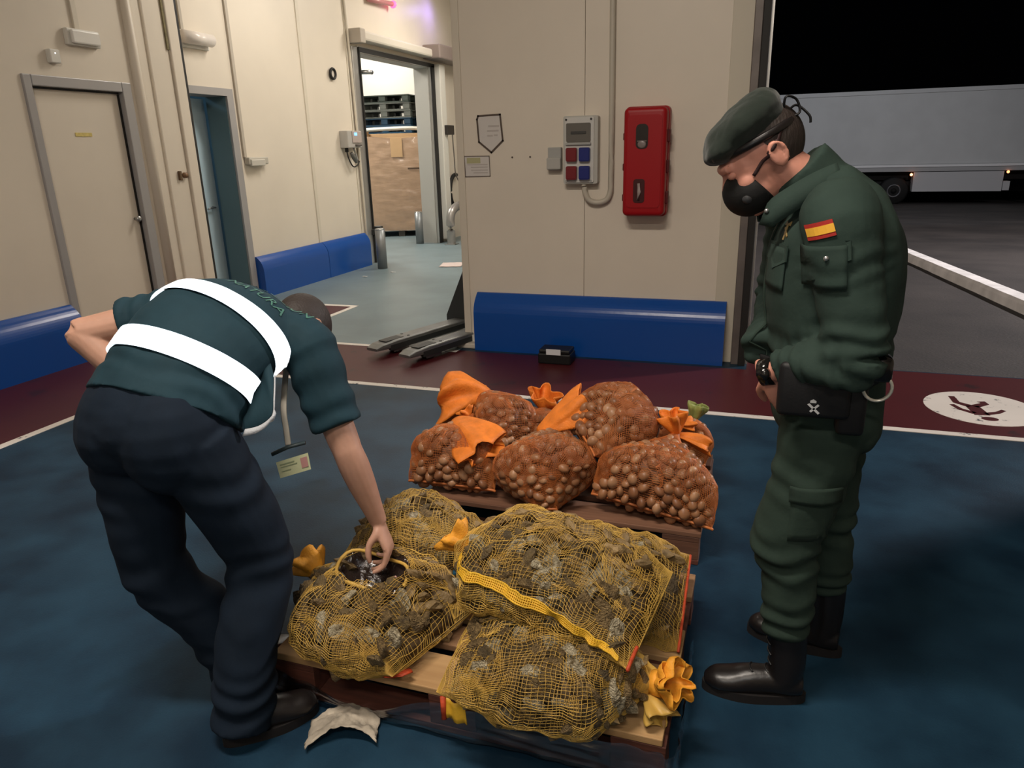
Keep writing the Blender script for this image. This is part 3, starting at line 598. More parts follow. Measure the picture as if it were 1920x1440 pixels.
# ---- the trailer across the yard
TY = 32.0; g = yz(TY+1)
t = thing('semi_trailer', (3.5, TY+1.2, g), 'long pale refrigerated trailer parked across the dark yard', 'trailer')
TS = mat('trailer_panel', (.58, .59, .60), rough=.45, var=.03, vscale=1.5); TD = mat('underframe_black', (.004, .004, .004), rough=.8)
mk('box_body', *join(bx(-2.0, 11.6, TY+.03, TY+2.5, .62, 3.30, .05), bx(-2.0, 11.6, TY, TY+.04, 3.16, 3.31, .01)), TS, t)
mk('side_rail', *bx(-2.0, 11.6, TY-.03, TY+.04, .54, .63, .01), mat('bright_rail', (.86, .86, .88), rough=.35), t)
mk('lower_rail', *bx(-2.0, 11.6, TY-.01, TY+.05, .38, .53, .01), mat('dull_rail', (.40, .40, .41), rough=.5), t)
mk('underframe', *join(bx(-1.9, 11.4, TY+.5, TY+.7, .05, .5), bx(-1.9, 11.4, TY+1.8, TY+2.0, .05, .5), bx(1.0, 6.0, TY+.4, TY+2.1, -.45, .0)), TD, t)
for x in (2.05, 3.35, 4.65):
    for yy in (TY+.06, TY+2.1):
        w_ = mk('tyre', *tube([(x, yy, g+.52), (x, yy+.05, g+.52), (x, yy+.30, g+.52), (x, yy+.34, g+.52)], [.46, .52, .52, .46], n=32, ref=(0, 0, 1)), mat('tyre_rubber', (.006, .006, .006), rough=.7), t, True)
        if yy < TY+1:
            hub = [(x+.22*math.cos(q), yy-.004, g+.52+.22*math.sin(q)) for q in a_]
            mk('wheel_rim', *tube(hub+[hub[0]], [.035]*25, n=8, ref=(0, 1, 0), cap=False), mat('rim_grey', (.13, .13, .14), rough=.4, metal=.4), w_, True)
            mk('wheel_hub', *cyl((x, yy+.02, g+.52), (x, yy-.03, g+.52), .1, n=16), TD, w_, True)
mk('mudguard', *tube([(1.45, TY+.1, .05), (1.6, TY+.1, .28), (2.0, TY+.1, .34), (2.7, TY+.1, .28)], [(.02, .2)]*4, n=8, m=16, ref=(0, 0, 1)), TD, t, True)
mk('pallet_box_skirt', *bx(5.26, 8.22, TY-.01, TY+.5, -.36, .36, .01), mat('skirt_panel', (.52, .52, .54), rough=.5), t)
mk('skirt_end', *bx(8.235, 8.46, TY-.01, TY+.4, -.33, .0, .01), MATS['skirt_panel'], t)
for x, z, e in ((5.17, .27, 9.), (8.33, .33, 4.)):
    mk('marker_light', *ell((x, TY-.05, z), (.05, .03, .05)), mat('marker_%d' % int(e), (.9, .3, .1), emit=(1, .32, .12), estr=e), t, True, label='small glowing orange side marker')
mk('landing_gear', *join(bx(9.3, 9.45, TY+.4, TY+.55, g, .3), bx(9.25, 9.5, TY+.35, TY+.6, g, g+.03)), TD, t)
# ================================================================ PALLETS
def wood(name, c, c2):
    return mat(name, c, rough=.72, col2=c2, vscale=5, stretch=(.35, 5, 5), detail=7, bump=.25, bscale=30, dist=.003)
PINE = wood('pine_fresh', (.50, .31, .14), (.38, .22, .095)); PINE2 = wood('pine_worn', (.36, .20, .10), (.22, .12, .06))
OLDW = wood('old_brown_wood', (.16, .072, .042), (.085, .038, .024)); OLDW2 = wood('old_edge_wood', (.25, .125, .075), (.13, .06, .035)); REDW = wood('red_brown_wood', (.13, .042, .026), (.07, .024, .016))
def pallet(x0, y0, lab, tops, under, seed):
    r_ = random.Random(seed); t = thing('wooden_pallet', (x0+.6, y0+.4, 0), lab, 'pallet', None)
    ys_ = [(0, .145), (.19, .29), (.3275, .4725), (.51, .61), (.655, .80)]
    for k, (a, b) in enumerate(ys_):
        j = r_.uniform(-.012, .006); mk('top_board', *bx(x0+r_.uniform(-.008, .008), x0+1.2+j, y0+a, y0+b, .122, .144+r_.uniform(-.001, .0015), .003), tops[k], t)
    for a in (0, .5275, 1.055):
        mk('cross_board', *bx(x0+a, x0+a+.145, y0, y0+.8, .100, .1215, .002), under, t)
        for b, e in ((0, .1), (.3275, .4725), (.70, .80)):
            mk('block', *bx(x0+a+.001, x0+a+.144, y0+b+.001, y0+e-.001, .022, .0995, .002), under, t)
    for b, e in ((0, .1), (.3275, .4725), (.70, .80)):
        mk('bottom_board', *bx(x0, x0+1.2, y0+b, y0+e, 0, .0215, .003), REDW if b == 0 else under, t)
    return t
PF = (-1.335, 1.52); PB = (-1.345, 2.615)
pallet(*PF, 'pale wooden pallet in front under the yellow net bags, film around its edge', [PINE, PINE2, PINE, PINE2, PINE2], REDW, 1)
pallet(*PB, 'dark brown wooden pallet behind under the orange net bags', [OLDW2, OLDW, OLDW, OLDW, OLDW], OLDW, 2)
# clear film torn around the front pallet
fm = bpy.data.materials.new('clear_film'); fm.use_nodes = True; nt = fm.node_tree; nt.nodes.remove(nt.nodes['Principled BSDF'])
gl = nt.nodes.new('ShaderNodeBsdfGlossy'); gl.inputs['Roughness'].default_value = .2; gl.inputs['Color'].default_value = (.9, .9, .92, 1)
tr = nt.nodes.new('ShaderNodeBsdfTransparent'); tr.inputs['Color'].default_value = (.80, .80, .82, 1)
fr = nt.nodes.new('ShaderNodeFresnel'); fr.inputs['IOR'].default_value = 1.5; mxs = nt.nodes.new('ShaderNodeMixShader')
ml = nt.nodes.new('ShaderNodeMath'); ml.operation = 'MULTIPLY_ADD'; ml.inputs[1].default_value = 1.8; ml.inputs[2].default_value = .16
nt.links.new(fr.outputs[0], ml.inputs[0]); nt.links.new(ml.outputs[0], mxs.inputs[0]); nt.links.new(tr.outputs[0], mxs.inputs[1]); nt.links.new(gl.outputs[0], mxs.inputs[2])
nt.links.new(mxs.outputs[0], nt.nodes['Material Output'].inputs[0])
path = [(-1.34, 1.60), (-1.352, 1.512), (-1.25, 1.506), (-.8, 1.503), (-.4, 1.503), (-.16, 1.505), (-.118, 1.52), (-.118, 1.75), (-.12, 1.98)]
PP = resample(np.array([(*p, 0) for p in path]), 150); w_ = []
for i, p in enumerate(PP):
    u = i/149; dx = np.gradient(PP, axis=0)[i]; n_ = unit([dx[1], -dx[0], 0]); row = []
    zt = .125-.10*max(0, 1-abs((p[0]+1.05)/.30))*(p[1] < 1.55)+.02*noise.noise(Vector((u*20, 0, 1))); zb = .018+.012*noise.noise(Vector((u*16, 4, 2)))
    zt = max(zt, zb+.02)
    if p[1] > 1.6: zt, zb = .13+.03*noise.noise(Vector((u*25, 3, 3))), .05
    for j in range(14):
        v = j/13; q = p+np.array([0, 0, zb+(zt-zb)*v])
        row.append(q+n_*(.010+.008*noise.noise(Vector((u*45, v*2.2, 4)))+.006*noise.noise(Vector((u*18, v*7, 9)))))
    w_.append(row)
mk('stretch_film', *gridmesh(np.array(w_)), fm, None, True, 'torn clear stretch film wrapped round the lower edge of the front pallet', 'film')
# ================================================================ NET BAGS
def sst(a, b, x):
    u = np.clip((x-a)/(b-a), 0, 1); return u*u*(3-2*u)
class Bag:
    def __init__(s, S, N, w, W, D, mid=(0, 0, 0), zmin=.15, up=(0, 0, 1), lump=.012, seed=0, tap=.55, neck=.02, seamw=1., p=.85, floor_fn=None, tpow=1.):
        s.S, s.N, s.mid = (np.asarray(q, float) for q in (S, N, mid)); s.W, s.D, s.zmin, s.lump, s.seed = W, D, zmin, lump, seed
        s.tap, s.neck, s.seamw, s.p, s.ff, s.tpow = tap, neck, seamw, p, floor_fn, tpow
        a = unit(s.N-s.S); w = np.asarray(w, float); s.w = unit(w-a*np.dot(w, a)); s.n = np.cross(a, s.w)
        if np.dot(s.n, up) < 0: s.n = -s.n
        s.a = a
    def spine(s, t):
        t = np.asarray(t)[..., None]; return s.S+(s.N-s.S)*t+s.mid*4*t*(1-t)
    def at(s, t, th, shrink=0., raw=False):
        t = np.asarray(t, float); th = np.asarray(th, float); C = s.spine(t)
        tp = sst(s.tap, 1, t)**s.tpow
        rx = s.W/2*((s.seamw+(1-s.seamw)*sst(0, .4, t))*(1-tp)+tp*s.neck/(s.W/2))
        ry = s.D/2*(np.clip(t/.30, 0, 1)**.62)*(1-tp)+tp*s.neck+.004
        c, sn = np.cos(th), np.sin(th); c = np.sign(c)*np.abs(c)**s.p; sn = np.sign(sn)*np.abs(sn)**s.p
        rad = s.w*(rx*c)[..., None]+s.n*(ry*sn)[..., None]; L = np.linalg.norm(rad, axis=-1, keepdims=True)+1e-9
        k = np.maximum(L-shrink, L*.15)/L
        P = C+rad*k
        if not raw:
            sh = P.shape; Q = P.reshape(-1, 3); amp = s.lump*np.minimum(1, (np.minimum(rx, ry)/.05)).reshape(-1)
            dn = nz(Q, 17, s.seed*3.1)+.6*nz(Q, 34, s.seed*1.7); Q = Q+(rad/L).reshape(-1, 3)*(amp*dn)[:, None]
            P = Q.reshape(sh)
        z0 = s.zmin if s.ff is None else s.ff(P)
        P[..., 2] = np.maximum(P[..., 2], z0+shrink*.9)
        return P, rad/L
def strands(P, r, closed=True, mask=None, fu=1, fv=1):
    """every edge of the net as a thin three-sided thread."""
    nu, nv = P.shape[:2]; idx = np.arange(nu*nv).reshape(nu, nv); Q = P.reshape(-1, 3)
    du = np.gradient(P, axis=0); dv = np.roll(P, -1, 1)-np.roll(P, 1, 1); Nn = np.cross(du, dv).reshape(-1, 3)
    E = []
    a = idx; b = np.roll(idx, -1, 1) if closed else idx[:, 1:]
    if not closed: a = idx[:, :-1]
    E.append(np.stack([a.ravel(), b.ravel()], 1)); E.append(np.stack([idx[:-1].ravel(), idx[1:].ravel()], 1))
    E = np.vstack(E)
    if mask is not None: E = E[~(mask.ravel()[E[:, 0]] | mask.ravel()[E[:, 1]])]
    A, B = Q[E[:, 0]], Q[E[:, 1]]; d = B-A; l = np.linalg.norm(d, axis=1, keepdims=True); ok = l[:, 0] > 1e-4; A, B, d, E, l = A[ok], B[ok], d[ok], E[ok], l[ok]
    d = d/l; n = Nn[E[:, 0]]; n = n-d*np.sum(n*d, 1, keepdims=True); n /= np.linalg.norm(n, axis=1, keepdims=True)+1e-9; s = np.cross(d, n)
    offs = [n*r, -n*r*.5+s*r*.9, -n*r*.5-s*r*.9]
    V = np.stack([A+o for o in offs]+[B+o for o in offs], 1).reshape(-1, 3)
    k = np.arange(len(A))[:, None]*6
    F = np.vstack([k+np.array([[0, 1, 4, 3]]), k+np.array([[1, 2, 5, 4]]), k+np.array([[2, 0, 3, 5]])])
    return V, F
def netmat(name, col, col2):
    m = mat(name, col, rough=.45, col2=col2, vscale=7, spec=.4); return m
YNET = netmat('yellow_net', (.68, .43, .095), (.52, .32, .07)); ONET = netmat('orange_net', (.62, .20, .055), (.48, .14, .04))
YTIE = mat('orange_yellow_mesh', (.78, .34, .03), rough=.6, var=.15, vscale=20, bump=.5, bscale=120); OTIE = mat('orange_mesh', (.80, .22, .025), rough=.6, var=.15, vscale=18, bump=.5, bscale=120)
SEAM = mat('red_orange_stitch', (.52, .065, .02), rough=.6, var=.2, vscale=40, bump=.6, bscale=90); BTIE = mat('blue_cord', (.02, .16, .30), rough=.5)
YBAND = mat('yellow_band', (.72, .42, .03), rough=.5, var=.15, vscale=30)
SHELLS = {'oyster': [], 'clam': []}
def fill(b, kind, rad, n, group, label, trange=(.04, .9), seed=0, hole=None):
    g_ = np.random.default_rng(seed); out = []
    m_ = n*24; t = g_.uniform(*trange, m_); th = g_.uniform(0, 2*math.pi, m_); P, D_ = b.at(t, th, rad*(.80 if kind == 'oyster' else .85), raw=True)
    keep = np.zeros((0, 3))
    for p, d_, tt in zip(P, D_, t):
        if hole is not None and np.linalg.norm(p-hole[0]) < hole[1]: continue
        if len(keep) and np.min(np.sum((keep-p)**2, 1)) < (rad*(1.0 if kind == 'oyster' else 1.22))**2: continue
        keep = np.vstack([keep, p]); SHELLS[kind].append((p, d_, rad*g_.uniform(.8, 1.15), group, label, g_.integers(1 << 30)))
        if len(keep) >= n: break
def core(b, m_, sh, parent, hl=None):
    T, H = np.meshgrid(np.linspace(.05, .93, 22), np.linspace(0, 2*math.pi, 28, endpoint=False), indexing='ij')
    P, _ = b.at(T, H, sh, raw=True)
    if hl is not None:
        d_ = np.hypot(P[..., 0]-hl[0][0], P[..., 1]-hl[0][1]); P[..., 2] = np.where(d_ < .125, np.minimum(P[..., 2], hl[0][2]-.15+.10*(d_/.125)**4), P[..., 2])
    V, F = tube([(0, 0, 0)]*22, [1]*22, n=28); mk('shell_mass', P.reshape(-1, 3), F, m_, parent, True, kind='stuff')
def tuft(at, d, L, w, m_, seed, flat=.5, flare=1., n=40, k=14, droop=.0, side=None):
    """gathered end of the net: a ruffled flaring sleeve."""
    at = np.asarray(at, float); d = unit(d); a = unit(np.cross(d, side if side is not None else [.3, .2, 1])); b_ = np.cross(d, a); P = np.zeros((k, n, 3))
    for i in range(k):
        s_ = i/(k-1); r0 = w*(.22+.78*s_**.75*flare)*(1-.25*max(0, s_-.8)*5*.5)
        for j in range(n):
            q = 2*math.pi*j/n; rf = 1+.34*s_*math.sin(5*q+seed+2*s_)+.22*s_*noise.noise(Vector((math.cos(q)*2, math.sin(q)*2, seed+s_*2)))
            P[i, j] = at+d*(L*s_*(1+.22*noise.noise(Vector((math.cos(q)*1.5, math.sin(q)*1.5, seed+7)))))+a*(r0*rf*math.cos(q))+b_*(r0*rf*flat*math.sin(q))-np.array([0, 0, droop*s_*s_])
    V, F = gridmesh(np.concatenate([P, P[:, :1]], 1)); return thick((V, F), .0022)
def closed_grid(nt, nv, t0=0., t1=1.): return np.meshgrid(np.linspace(t0, t1, nt), np.linspace(0, 2*math.pi, nv, endpoint=False), indexing='ij')
def netbag(name_lab, b, nt, nv, m_, thr, seed, jit=.25, hole=None, seam=True, seam_m=None, t0=0.):
    T, H = closed_grid(nt, nv, t0, 1.); P, _ = b.at(T, H); g_ = np.random.default_rng(seed)
    # bunching: the threads wander and gather in places
    wob = np.stack([nz(P.reshape(-1, 3), 11, seed+20.3)+.25*nz(P.reshape(-1, 3), 26, seed+3.3), nz(P.reshape(-1, 3), 11, seed+41.7)+.25*nz(P.reshape(-1, 3), 26, seed+9.1)], 1).reshape(nt, nv, 2)
    T2 = np.clip(T+wob[..., 0]*.042+g_.normal(0, .10, T.shape)*jit/nt, t0, 1); H2 = H+wob[..., 1]*.20+g_.normal(0, .10, T.shape)*jit*2*math.pi/nv
    T2[0] = t0; T2[-1] = 1
    P, _ = b.at(T2, H2)
    cpos = b.spine(.5); root = thing('net_bag', (cpos[0], cpos[1], max(b.zmin, P[..., 2].min())), name_lab, 'bag')
    mask = None
    if hole is not None: mask = np.linalg.norm((P-hole[0])*hole[2], axis=-1) < hole[1]
    V, F = strands(P, thr, True, mask)
    # slack folds: a second lay of the same net where it bunches up
    T3, H3 = T2+.45/nt, H2+.5*2*math.pi/nv+.03*wob[..., 1]; P3, D3 = b.at(np.clip(T3, t0, 1), H3); P3 = P3+D3*.0025; P3[..., 2] = np.maximum(P3[..., 2], P[..., 2].min())
    m3 = nz(P3.reshape(-1, 3), 7.5, seed+77.1).reshape(nt, nv)+.5*nz(P3.reshape(-1, 3), 16, seed+5.1).reshape(nt, nv) < .17
    if hole is not None: m3 |= np.linalg.norm((P3-hole[0])*hole[2], axis=-1) < hole[1]*1.05
    V2, F2 = strands(P3, thr*.85, True, m3); F = np.vstack([F, F2+len(V)]); V = np.vstack([V, V2])
    mk('netting', V, F, m_, root, False, kind='stuff')
    if seam:
        sr = seam if isinstance(seam, tuple) else (-.02, math.pi+.02); pts, _ = b.at(np.full(40, .004), np.linspace(*sr, 40)); mk('stitched_seam', *tube(pts, [(.006, .005)]*40, n=6), seam_m or SEAM, root, True)
    return root, P
OYM = mat('oyster_mass', (.095, .062, .03), rough=.7, var=.4, vscale=30, bump=.8, bscale=60); CLM = mat('clam_mass', (.20, .085, .04), rough=.6, var=.3, vscale=30)
top_f = .1445
GO = 'oysters in the yellow bags'
# --- B: front low bag, tied at its right end
B_ = Bag((-.735, 1.585, .25), (-.165, 1.64, .225), (.12, -1, .02), .42, .25, mid=(0, -.01, .012), zmin=top_f+.003, lump=.016, seed=1, tap=.66, neck=.022, seamw=.9)
# --- C: left bag with a torn hole
Cb = Bag((-.83, 1.66, .205), (-1.36, 1.82, .235), (.55, 1, 0), .50, .25, mid=(.02, -.045, .03), zmin=top_f+.003, lump=.016, seed=2, tap=.62, neck=.022, seamw=.8)
# --- D: back left bag, points right
D_b = Bag((-1.32, 2.0, .25), (-.66, 2.10, .215), (-.2, 1, 0), .42, .32, mid=(-.03, .02, .035), zmin=top_f+.003, lump=.016, seed=3, tap=.35, neck=.03, seamw=.8)
# --- E: back right bag below A
E_b = Bag((-.145, 2.05, .21), (-.66, 2.03, .25), (.1, 1, 0.3), .38, .24, mid=(0, 0, .02), zmin=top_f+.003, lump=.016, seed=4, tap=.6, neck=.03)
# --- A: long bag lying over B and E
A_b = Bag((-.205, 1.705, .375), (-.80, 1.80, .425), (.25, 1, .20), .41, .20, mid=(0, .02, .03), zmin=.29, lump=.018, seed=5, tap=.80, neck=.055, seamw=.92, up=(0, -.2, 1))
hole = (np.array([-1.085, 1.735, .325]), .115, np.array([1, 1.15, .5]))
rB, _ = netbag('yellow net bag of oysters lowest at the front, its orange-yellow knot at the right', B_, 54, 118, YNET, .00085, 11, seam=False)
rC, _ = netbag('yellow net bag of oysters with a torn hole the bent man reaches into', Cb, 52, 122, YNET, .00085, 12, hole=hole, seam=False)
rD, _ = netbag('yellow net bag of oysters at the back left, behind the torn one', D_b, 54, 116, YNET, .00085, 13, seam=False)
rE, _ = netbag('yellow net bag of oysters at the back right with an upright red-orange seam', E_b, 48, 104, YNET, .00085, 14)
rA, PA = netbag('yellow net bag of oysters on top of the others, a bright yellow band along it', A_b, 54, 116, YNET, .00085, 15, seam=(2.2, 3.5))
for b, r_ in ((B_, rB), (Cb, rC), (D_b, rD), (E_b, rE), (A_b, rA)): core(b, OYM, .045, r_, hole if b is Cb else None)
for b, n, lab, sd, hl in ((B_, 190, 'grey-brown oyster seen through the net of the lowest front bag', 31, None), (Cb, 180, 'grey-brown oyster seen through the net of the torn bag at the left', 32, hole), (D_b, 160, 'grey-brown oyster seen through the net of the back left bag', 33, None), (E_b, 120, 'grey-brown oyster seen through the net of the back right bag', 34, None), (A_b, 190, 'grey-brown oyster seen through the net of the topmost yellow bag', 35, None)):
    fill(b, 'oyster', .036, n, 'oysters in the '+lab.split('the net of the ')[1], lab, (.10, .9), seed=sd, hole=(hl[0], .125) if hl else None)
# knots, band, cords
mk('knot', *join(tuft((-.18, 1.63, .235), (1, -.35, .35), .075, .075, YTIE, 1, .8, 1), tube([(-.19, 1.63, .228), (-.16, 1.62, .235)], [.034, .036], n=12), tuft((-.16, 1.62, .24), (.7, -.5, .8), .055, .05, YTIE, 4, .9, 1.1)), YTIE, rB, True, label='orange-yellow gathered knot')
mk('loose_tail', *tuft((-.20, 1.615, .20), (.5, -.55, -.25), .075, .055, YTIE, 8, .6, 1), YNET, rB, True)
mk('seam_tab', *thick(gridmesh(np.array([[(-.735+.06*u+.01*v, 1.475-.012*v+.006*math.sin(9*u), .165-.055*v-.01*u) for v in np.linspace(0, 1, 5)] for u in np.linspace(0, 1, 8)])), .002), YBAND, rB, True)
mk('seam_edge', *tube([(-.737, 1.472, .172), (-.732, 1.462, .105)], [(.006, .008)]*2, n=8), SEAM, rB, True)
mk('knot', *tuft((-1.345, 1.82, .235), (-.75, .25, .35), .085, .075, YTIE, 2, .8, 1), YTIE, rC, True, label='orange gathered knot')
mk('seam_tab', *tube([(-.945, 1.515, .160), (-.92, 1.50, .175), (-.90, 1.515, .168), (-.885, 1.505, .182), (-.865, 1.535, .178)], [(.004, .012)]*5, n=8, m=10), SEAM, rC, True)
mk('cord', *join(*[tube([(-.825+.02*math.cos(k*2.1), 1.80+.02*math.sin(k*1.7), .335+.006*k), (-.80, 1.815, .34), (-.79+.03*math.cos(k*1.3), 1.80+.03*math.sin(k*2.3), .335)], [.007, .009, .006], n=8, m=8) for k in range(5)]), BTIE, rD, True, label='blue cord')
mk('tail', *tuft((-.74, 2.17, .225), (1, .1, .12), .06, .07, YTIE, 5, .55, 1), YNET, rD, True)
mk('knot', *join(tuft((-.785, 1.80, .435), (-.75, .1, .65), .075, .06, YTIE, 3, .9, 1.1), tube([(-.75, 1.80, .43), (-.79, 1.80, .44)], [.04, .034], n=12)), YTIE, rA, True, label='orange-yellow gathered knot')
tt = np.linspace(.05, .93, 60); bp_, _ = A_b.at(tt, 2.80-.52*tt); 
bq_, _ = A_b.at(tt, 2.98-.50*tt)
GB = np.stack([bp_*(1-u)+bq_*u for u in np.linspace(0, 1, 5)], 1)
GBn = unit(np.array([-.1, -.8, .6])); bandV = GB+GBn*.006
mk('selvage_band', *strands(resample(bandV.reshape(60, -1), 90).reshape(90, 5, 3), .0030, False), YBAND, rA, True, label='bright yellow woven band')
# torn hole: glossy dark film lining seen inside
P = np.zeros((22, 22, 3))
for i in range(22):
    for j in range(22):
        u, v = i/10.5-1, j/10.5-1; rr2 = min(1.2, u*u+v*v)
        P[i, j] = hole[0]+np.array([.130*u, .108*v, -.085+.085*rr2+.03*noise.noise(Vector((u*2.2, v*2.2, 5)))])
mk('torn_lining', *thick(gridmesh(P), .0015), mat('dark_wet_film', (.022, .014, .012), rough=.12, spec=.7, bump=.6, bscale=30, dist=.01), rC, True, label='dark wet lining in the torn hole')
rim = [hole[0]+np.array([.115*math.cos(q), .098*math.sin(q), .012*math.sin(3*q)+.018-.02*math.cos(q)]) for q in np.linspace(0, 2*math.pi, 30)]
mk('torn_edge', *tube(rim, [.006]*30, n=6, cap=False), YNET, rC, True)
# --- orange bags on the back pallet
zb = .1445
GC = 'clams in the orange bags'
OB = []
def obag(lab, clab, S, N, w, W, D, mid, n, seed, rad=.0285, tap=.38, neck=.018, zmin=None, nt=62, nv=124, up=(0, -.6, .8), tpow=1., seamw=1.):
    b = Bag(S, N, w, W, D, mid=mid, zmin=zb+.003 if zmin is None else zmin, lump=.007, seed=seed+50, tap=tap, neck=neck, p=.8, up=up, tpow=tpow, seamw=seamw)
    r_, _ = netbag(lab, b, nt, nv, ONET, .0008, seed+60, jit=.4, seam=True, seam_m=ONET); core(b, CLM, .036, r_); OB.append(r_)
    fill(b, 'clam', rad, n, 'clams in the '+clab.split(' in the ')[1], clab, (.03, .85), seed+70); return r_
r1 = obag('orange net bag of clams at the left of the front row, tail folded forward', 'brown clam showing in the leftmost front orange bag', (-1.22, 2.66, .185), (-1.235, 2.97, .405), (1, .10, 0), .40, .26, (-.005, -.03, .03), 170, 1)
r2 = obag('orange net bag of clams at the back left, half hidden behind the leftmost one', 'brown clam showing in the back left orange bag', (-1.02, 2.98, .20), (-1.33, 3.22, .44), (.6, 1, -.1), .32, .26, (.03, 0, .05), 110, 2, up=(.3, -.6, .8))
r3 = obag('orange net bag of clams in the middle of the front row, a corner pointing forward', 'brown clam showing in the middle orange bag of the front row', (-.765, 2.585, .165), (-.85, 2.93, .40), (1, -.1, .05), .45, .29, (0, -.03, .045), 170, 3, tap=.42, seamw=.22)
r4 = obag('orange net bag of clams lying highest, on top of the back row', 'brown clam showing in the highest orange bag', (-.70, 2.85, .43), (-.37, 3.13, .385), (-.5, 1, .3), .36, .28, (.02, -.02, .05), 170, 4, zmin=.30, tap=.55)
r5 = obag('widest orange net bag of clams, at the right of the front row', 'brown clam showing in the widest orange bag at the right', (-.345, 2.655, .19), (-.285, 2.96, .42), (1, .10, .02), .50, .28, (-.01, -.03, .025), 200, 5, tap=.34)
r6 = obag('orange net bag of clams at the back middle, mostly hidden by its neighbours', 'brown clam showing in the hidden back middle orange bag', (-.94, 3.10, .19), (-.97, 3.30, .35), (1, .1, 0), .30, .24, (0, 0, .03), 50, 6)
r7 = obag('small orange net bag of clams at the back right with a pale green tail', 'brown clam showing in the small back right orange bag', (-.30, 3.22, .20), (-.25, 3.40, .33), (1, .2, 0), .26, .22, (.01, 0, .02), 50, 7)
r8 = obag('orange net bag of clams under the highest one in the back row', 'brown clam showing in the orange bag below the highest one', (-.56, 2.95, .19), (-.55, 3.25, .33), (1, .1, 0), .36, .26, (0, 0, .02), 50, 8)
mk('tail', *join(tuft((-1.27, 2.86, .425), (.70, -.60, -.04), .28, .12, OTIE, 1, .38, 1.0, droop=.05, side=(0, -.4, 1)), tuft((-1.24, 2.95, .40), (-.35, .1, .55), .05, .05, OTIE, 3, .8)), OTIE, r1, True)
mk('blue_tie', *tube([(-1.30, 2.80, .372), (-1.245, 2.84, .395)], [(.004, .012)]*2, n=8), BTIE, r1, True, label='blue plastic tie')
mk('tail', *join(tuft((-1.22, 3.19, .42), (-.85, -.2, .18), .25, .17, OTIE, 5, .85, 1.0, droop=.09), tuft((-1.30, 3.2, .42), (.3, .1, .4), .06, .05, OTIE, 2, .7)), OTIE, r2, True)
mk('blue_tie', *tube([(-1.26, 3.16, .44), (-1.14, 3.17, .43)], [(.004, .010)]*2, n=8), BTIE, r2, True, label='blue plastic tie')
mk('tail', *tuft((-.88, 2.87, .395), (.75, .30, .50), .25, .105, OTIE, 7, .5, .9, side=(0, -.5, 1)), OTIE, r3, True)
mk('blue_tie', *tube([(-.70, 2.89, .37), (-.63, 2.84, .335), (-.59, 2.80, .30)], [(.004, .011)]*3, n=8), BTIE, r3, True, label='blue plastic tie')
mk('tail', *join(tuft((-.285, 2.95, .415), (-.25, .05, .9), .10, .07, OTIE, 9, .75, 1.2), tuft((-.285, 2.95, .415), (.8, .1, -.1), .14, .07, OTIE, 6, .5, 1, droop=.03)), OTIE, r5, True)
mk('tail', *tuft((-.97, 3.29, .335), (.05, -.2, 1), .11, .085, OTIE, 11, .7, 1.2), OTIE, r6, True)
mk('tail', *tuft((-.25, 3.38, .32), (.2, .2, 1), .09, .06, OTIE, 13, .7, 1.2), mat('pale_green_mesh', (.30, .34, .10), rough=.6, var=.2, vscale=20), r7, True, label='pale green gathered tail')
mk('tail', *tuft((-.31, 3.13, .395), (.8, .5, -.1), .08, .05, OTIE, 15, .6), OTIE, r4, True)
# ---- the shells themselves
def shell_mesh(kind, seed):
    bm = bmesh.new(); bmesh.ops.create_icosphere(bm, subdivisions=2, radius=1)
    for v in bm.verts:
        p = v.co.copy()
        if kind == 'oyster':
            k = 1+.30*noise.noise(p*1.6+Vector((seed, 0, 0)))+.22*noise.noise(p*4+Vector((0, seed, 0))); v.co = Vector((p.x*k*1.15, p.y*k*.85, p.z*(.42+.22*noise.noise(p*3+Vector((0, 0, seed))))))
        else:
            k = 1+.07*noise.noise(p*1.5+Vector((seed, 0, 0))); v.co = Vector((p.x*k, p.y*k*.88, p.z*.68*(1-.15*p.x)))
    me = bpy.data.meshes.new(kind); bm.to_mesh(me); bm.free(); me.polygons.foreach_set('use_smooth', [kind == 'clam']*len(me.polygons)); return me
OYS = [mat('oyster_a', (.36, .245, .11), rough=.6, col2=(.12, .08, .036), vscale=2.2, bump=.8, bscale=8, dist=.08, detail=8), mat('oyster_b', (.82, .72, .50), rough=.55, col2=(.20, .145, .07), vscale=2.4, bump=.8, bscale=8, dist=.08, detail=8), mat('oyster_c', (.18, .125, .055), rough=.6, col2=(.07, .05, .027), vscale=1.2, bump=.6, bscale=6, dist=.08)]
CLS = [mat('clam_a', (.36, .17, .08), rough=.42, col2=(.27, .12, .055), vscale=.8, spec=.4), mat('clam_b', (.48, .26, .14), rough=.42, col2=(.34, .17, .085), vscale=.8, spec=.4), mat('clam_c', (.28, .12, .055), rough=.42, col2=(.20, .085, .04), vscale=.8, spec=.4)]
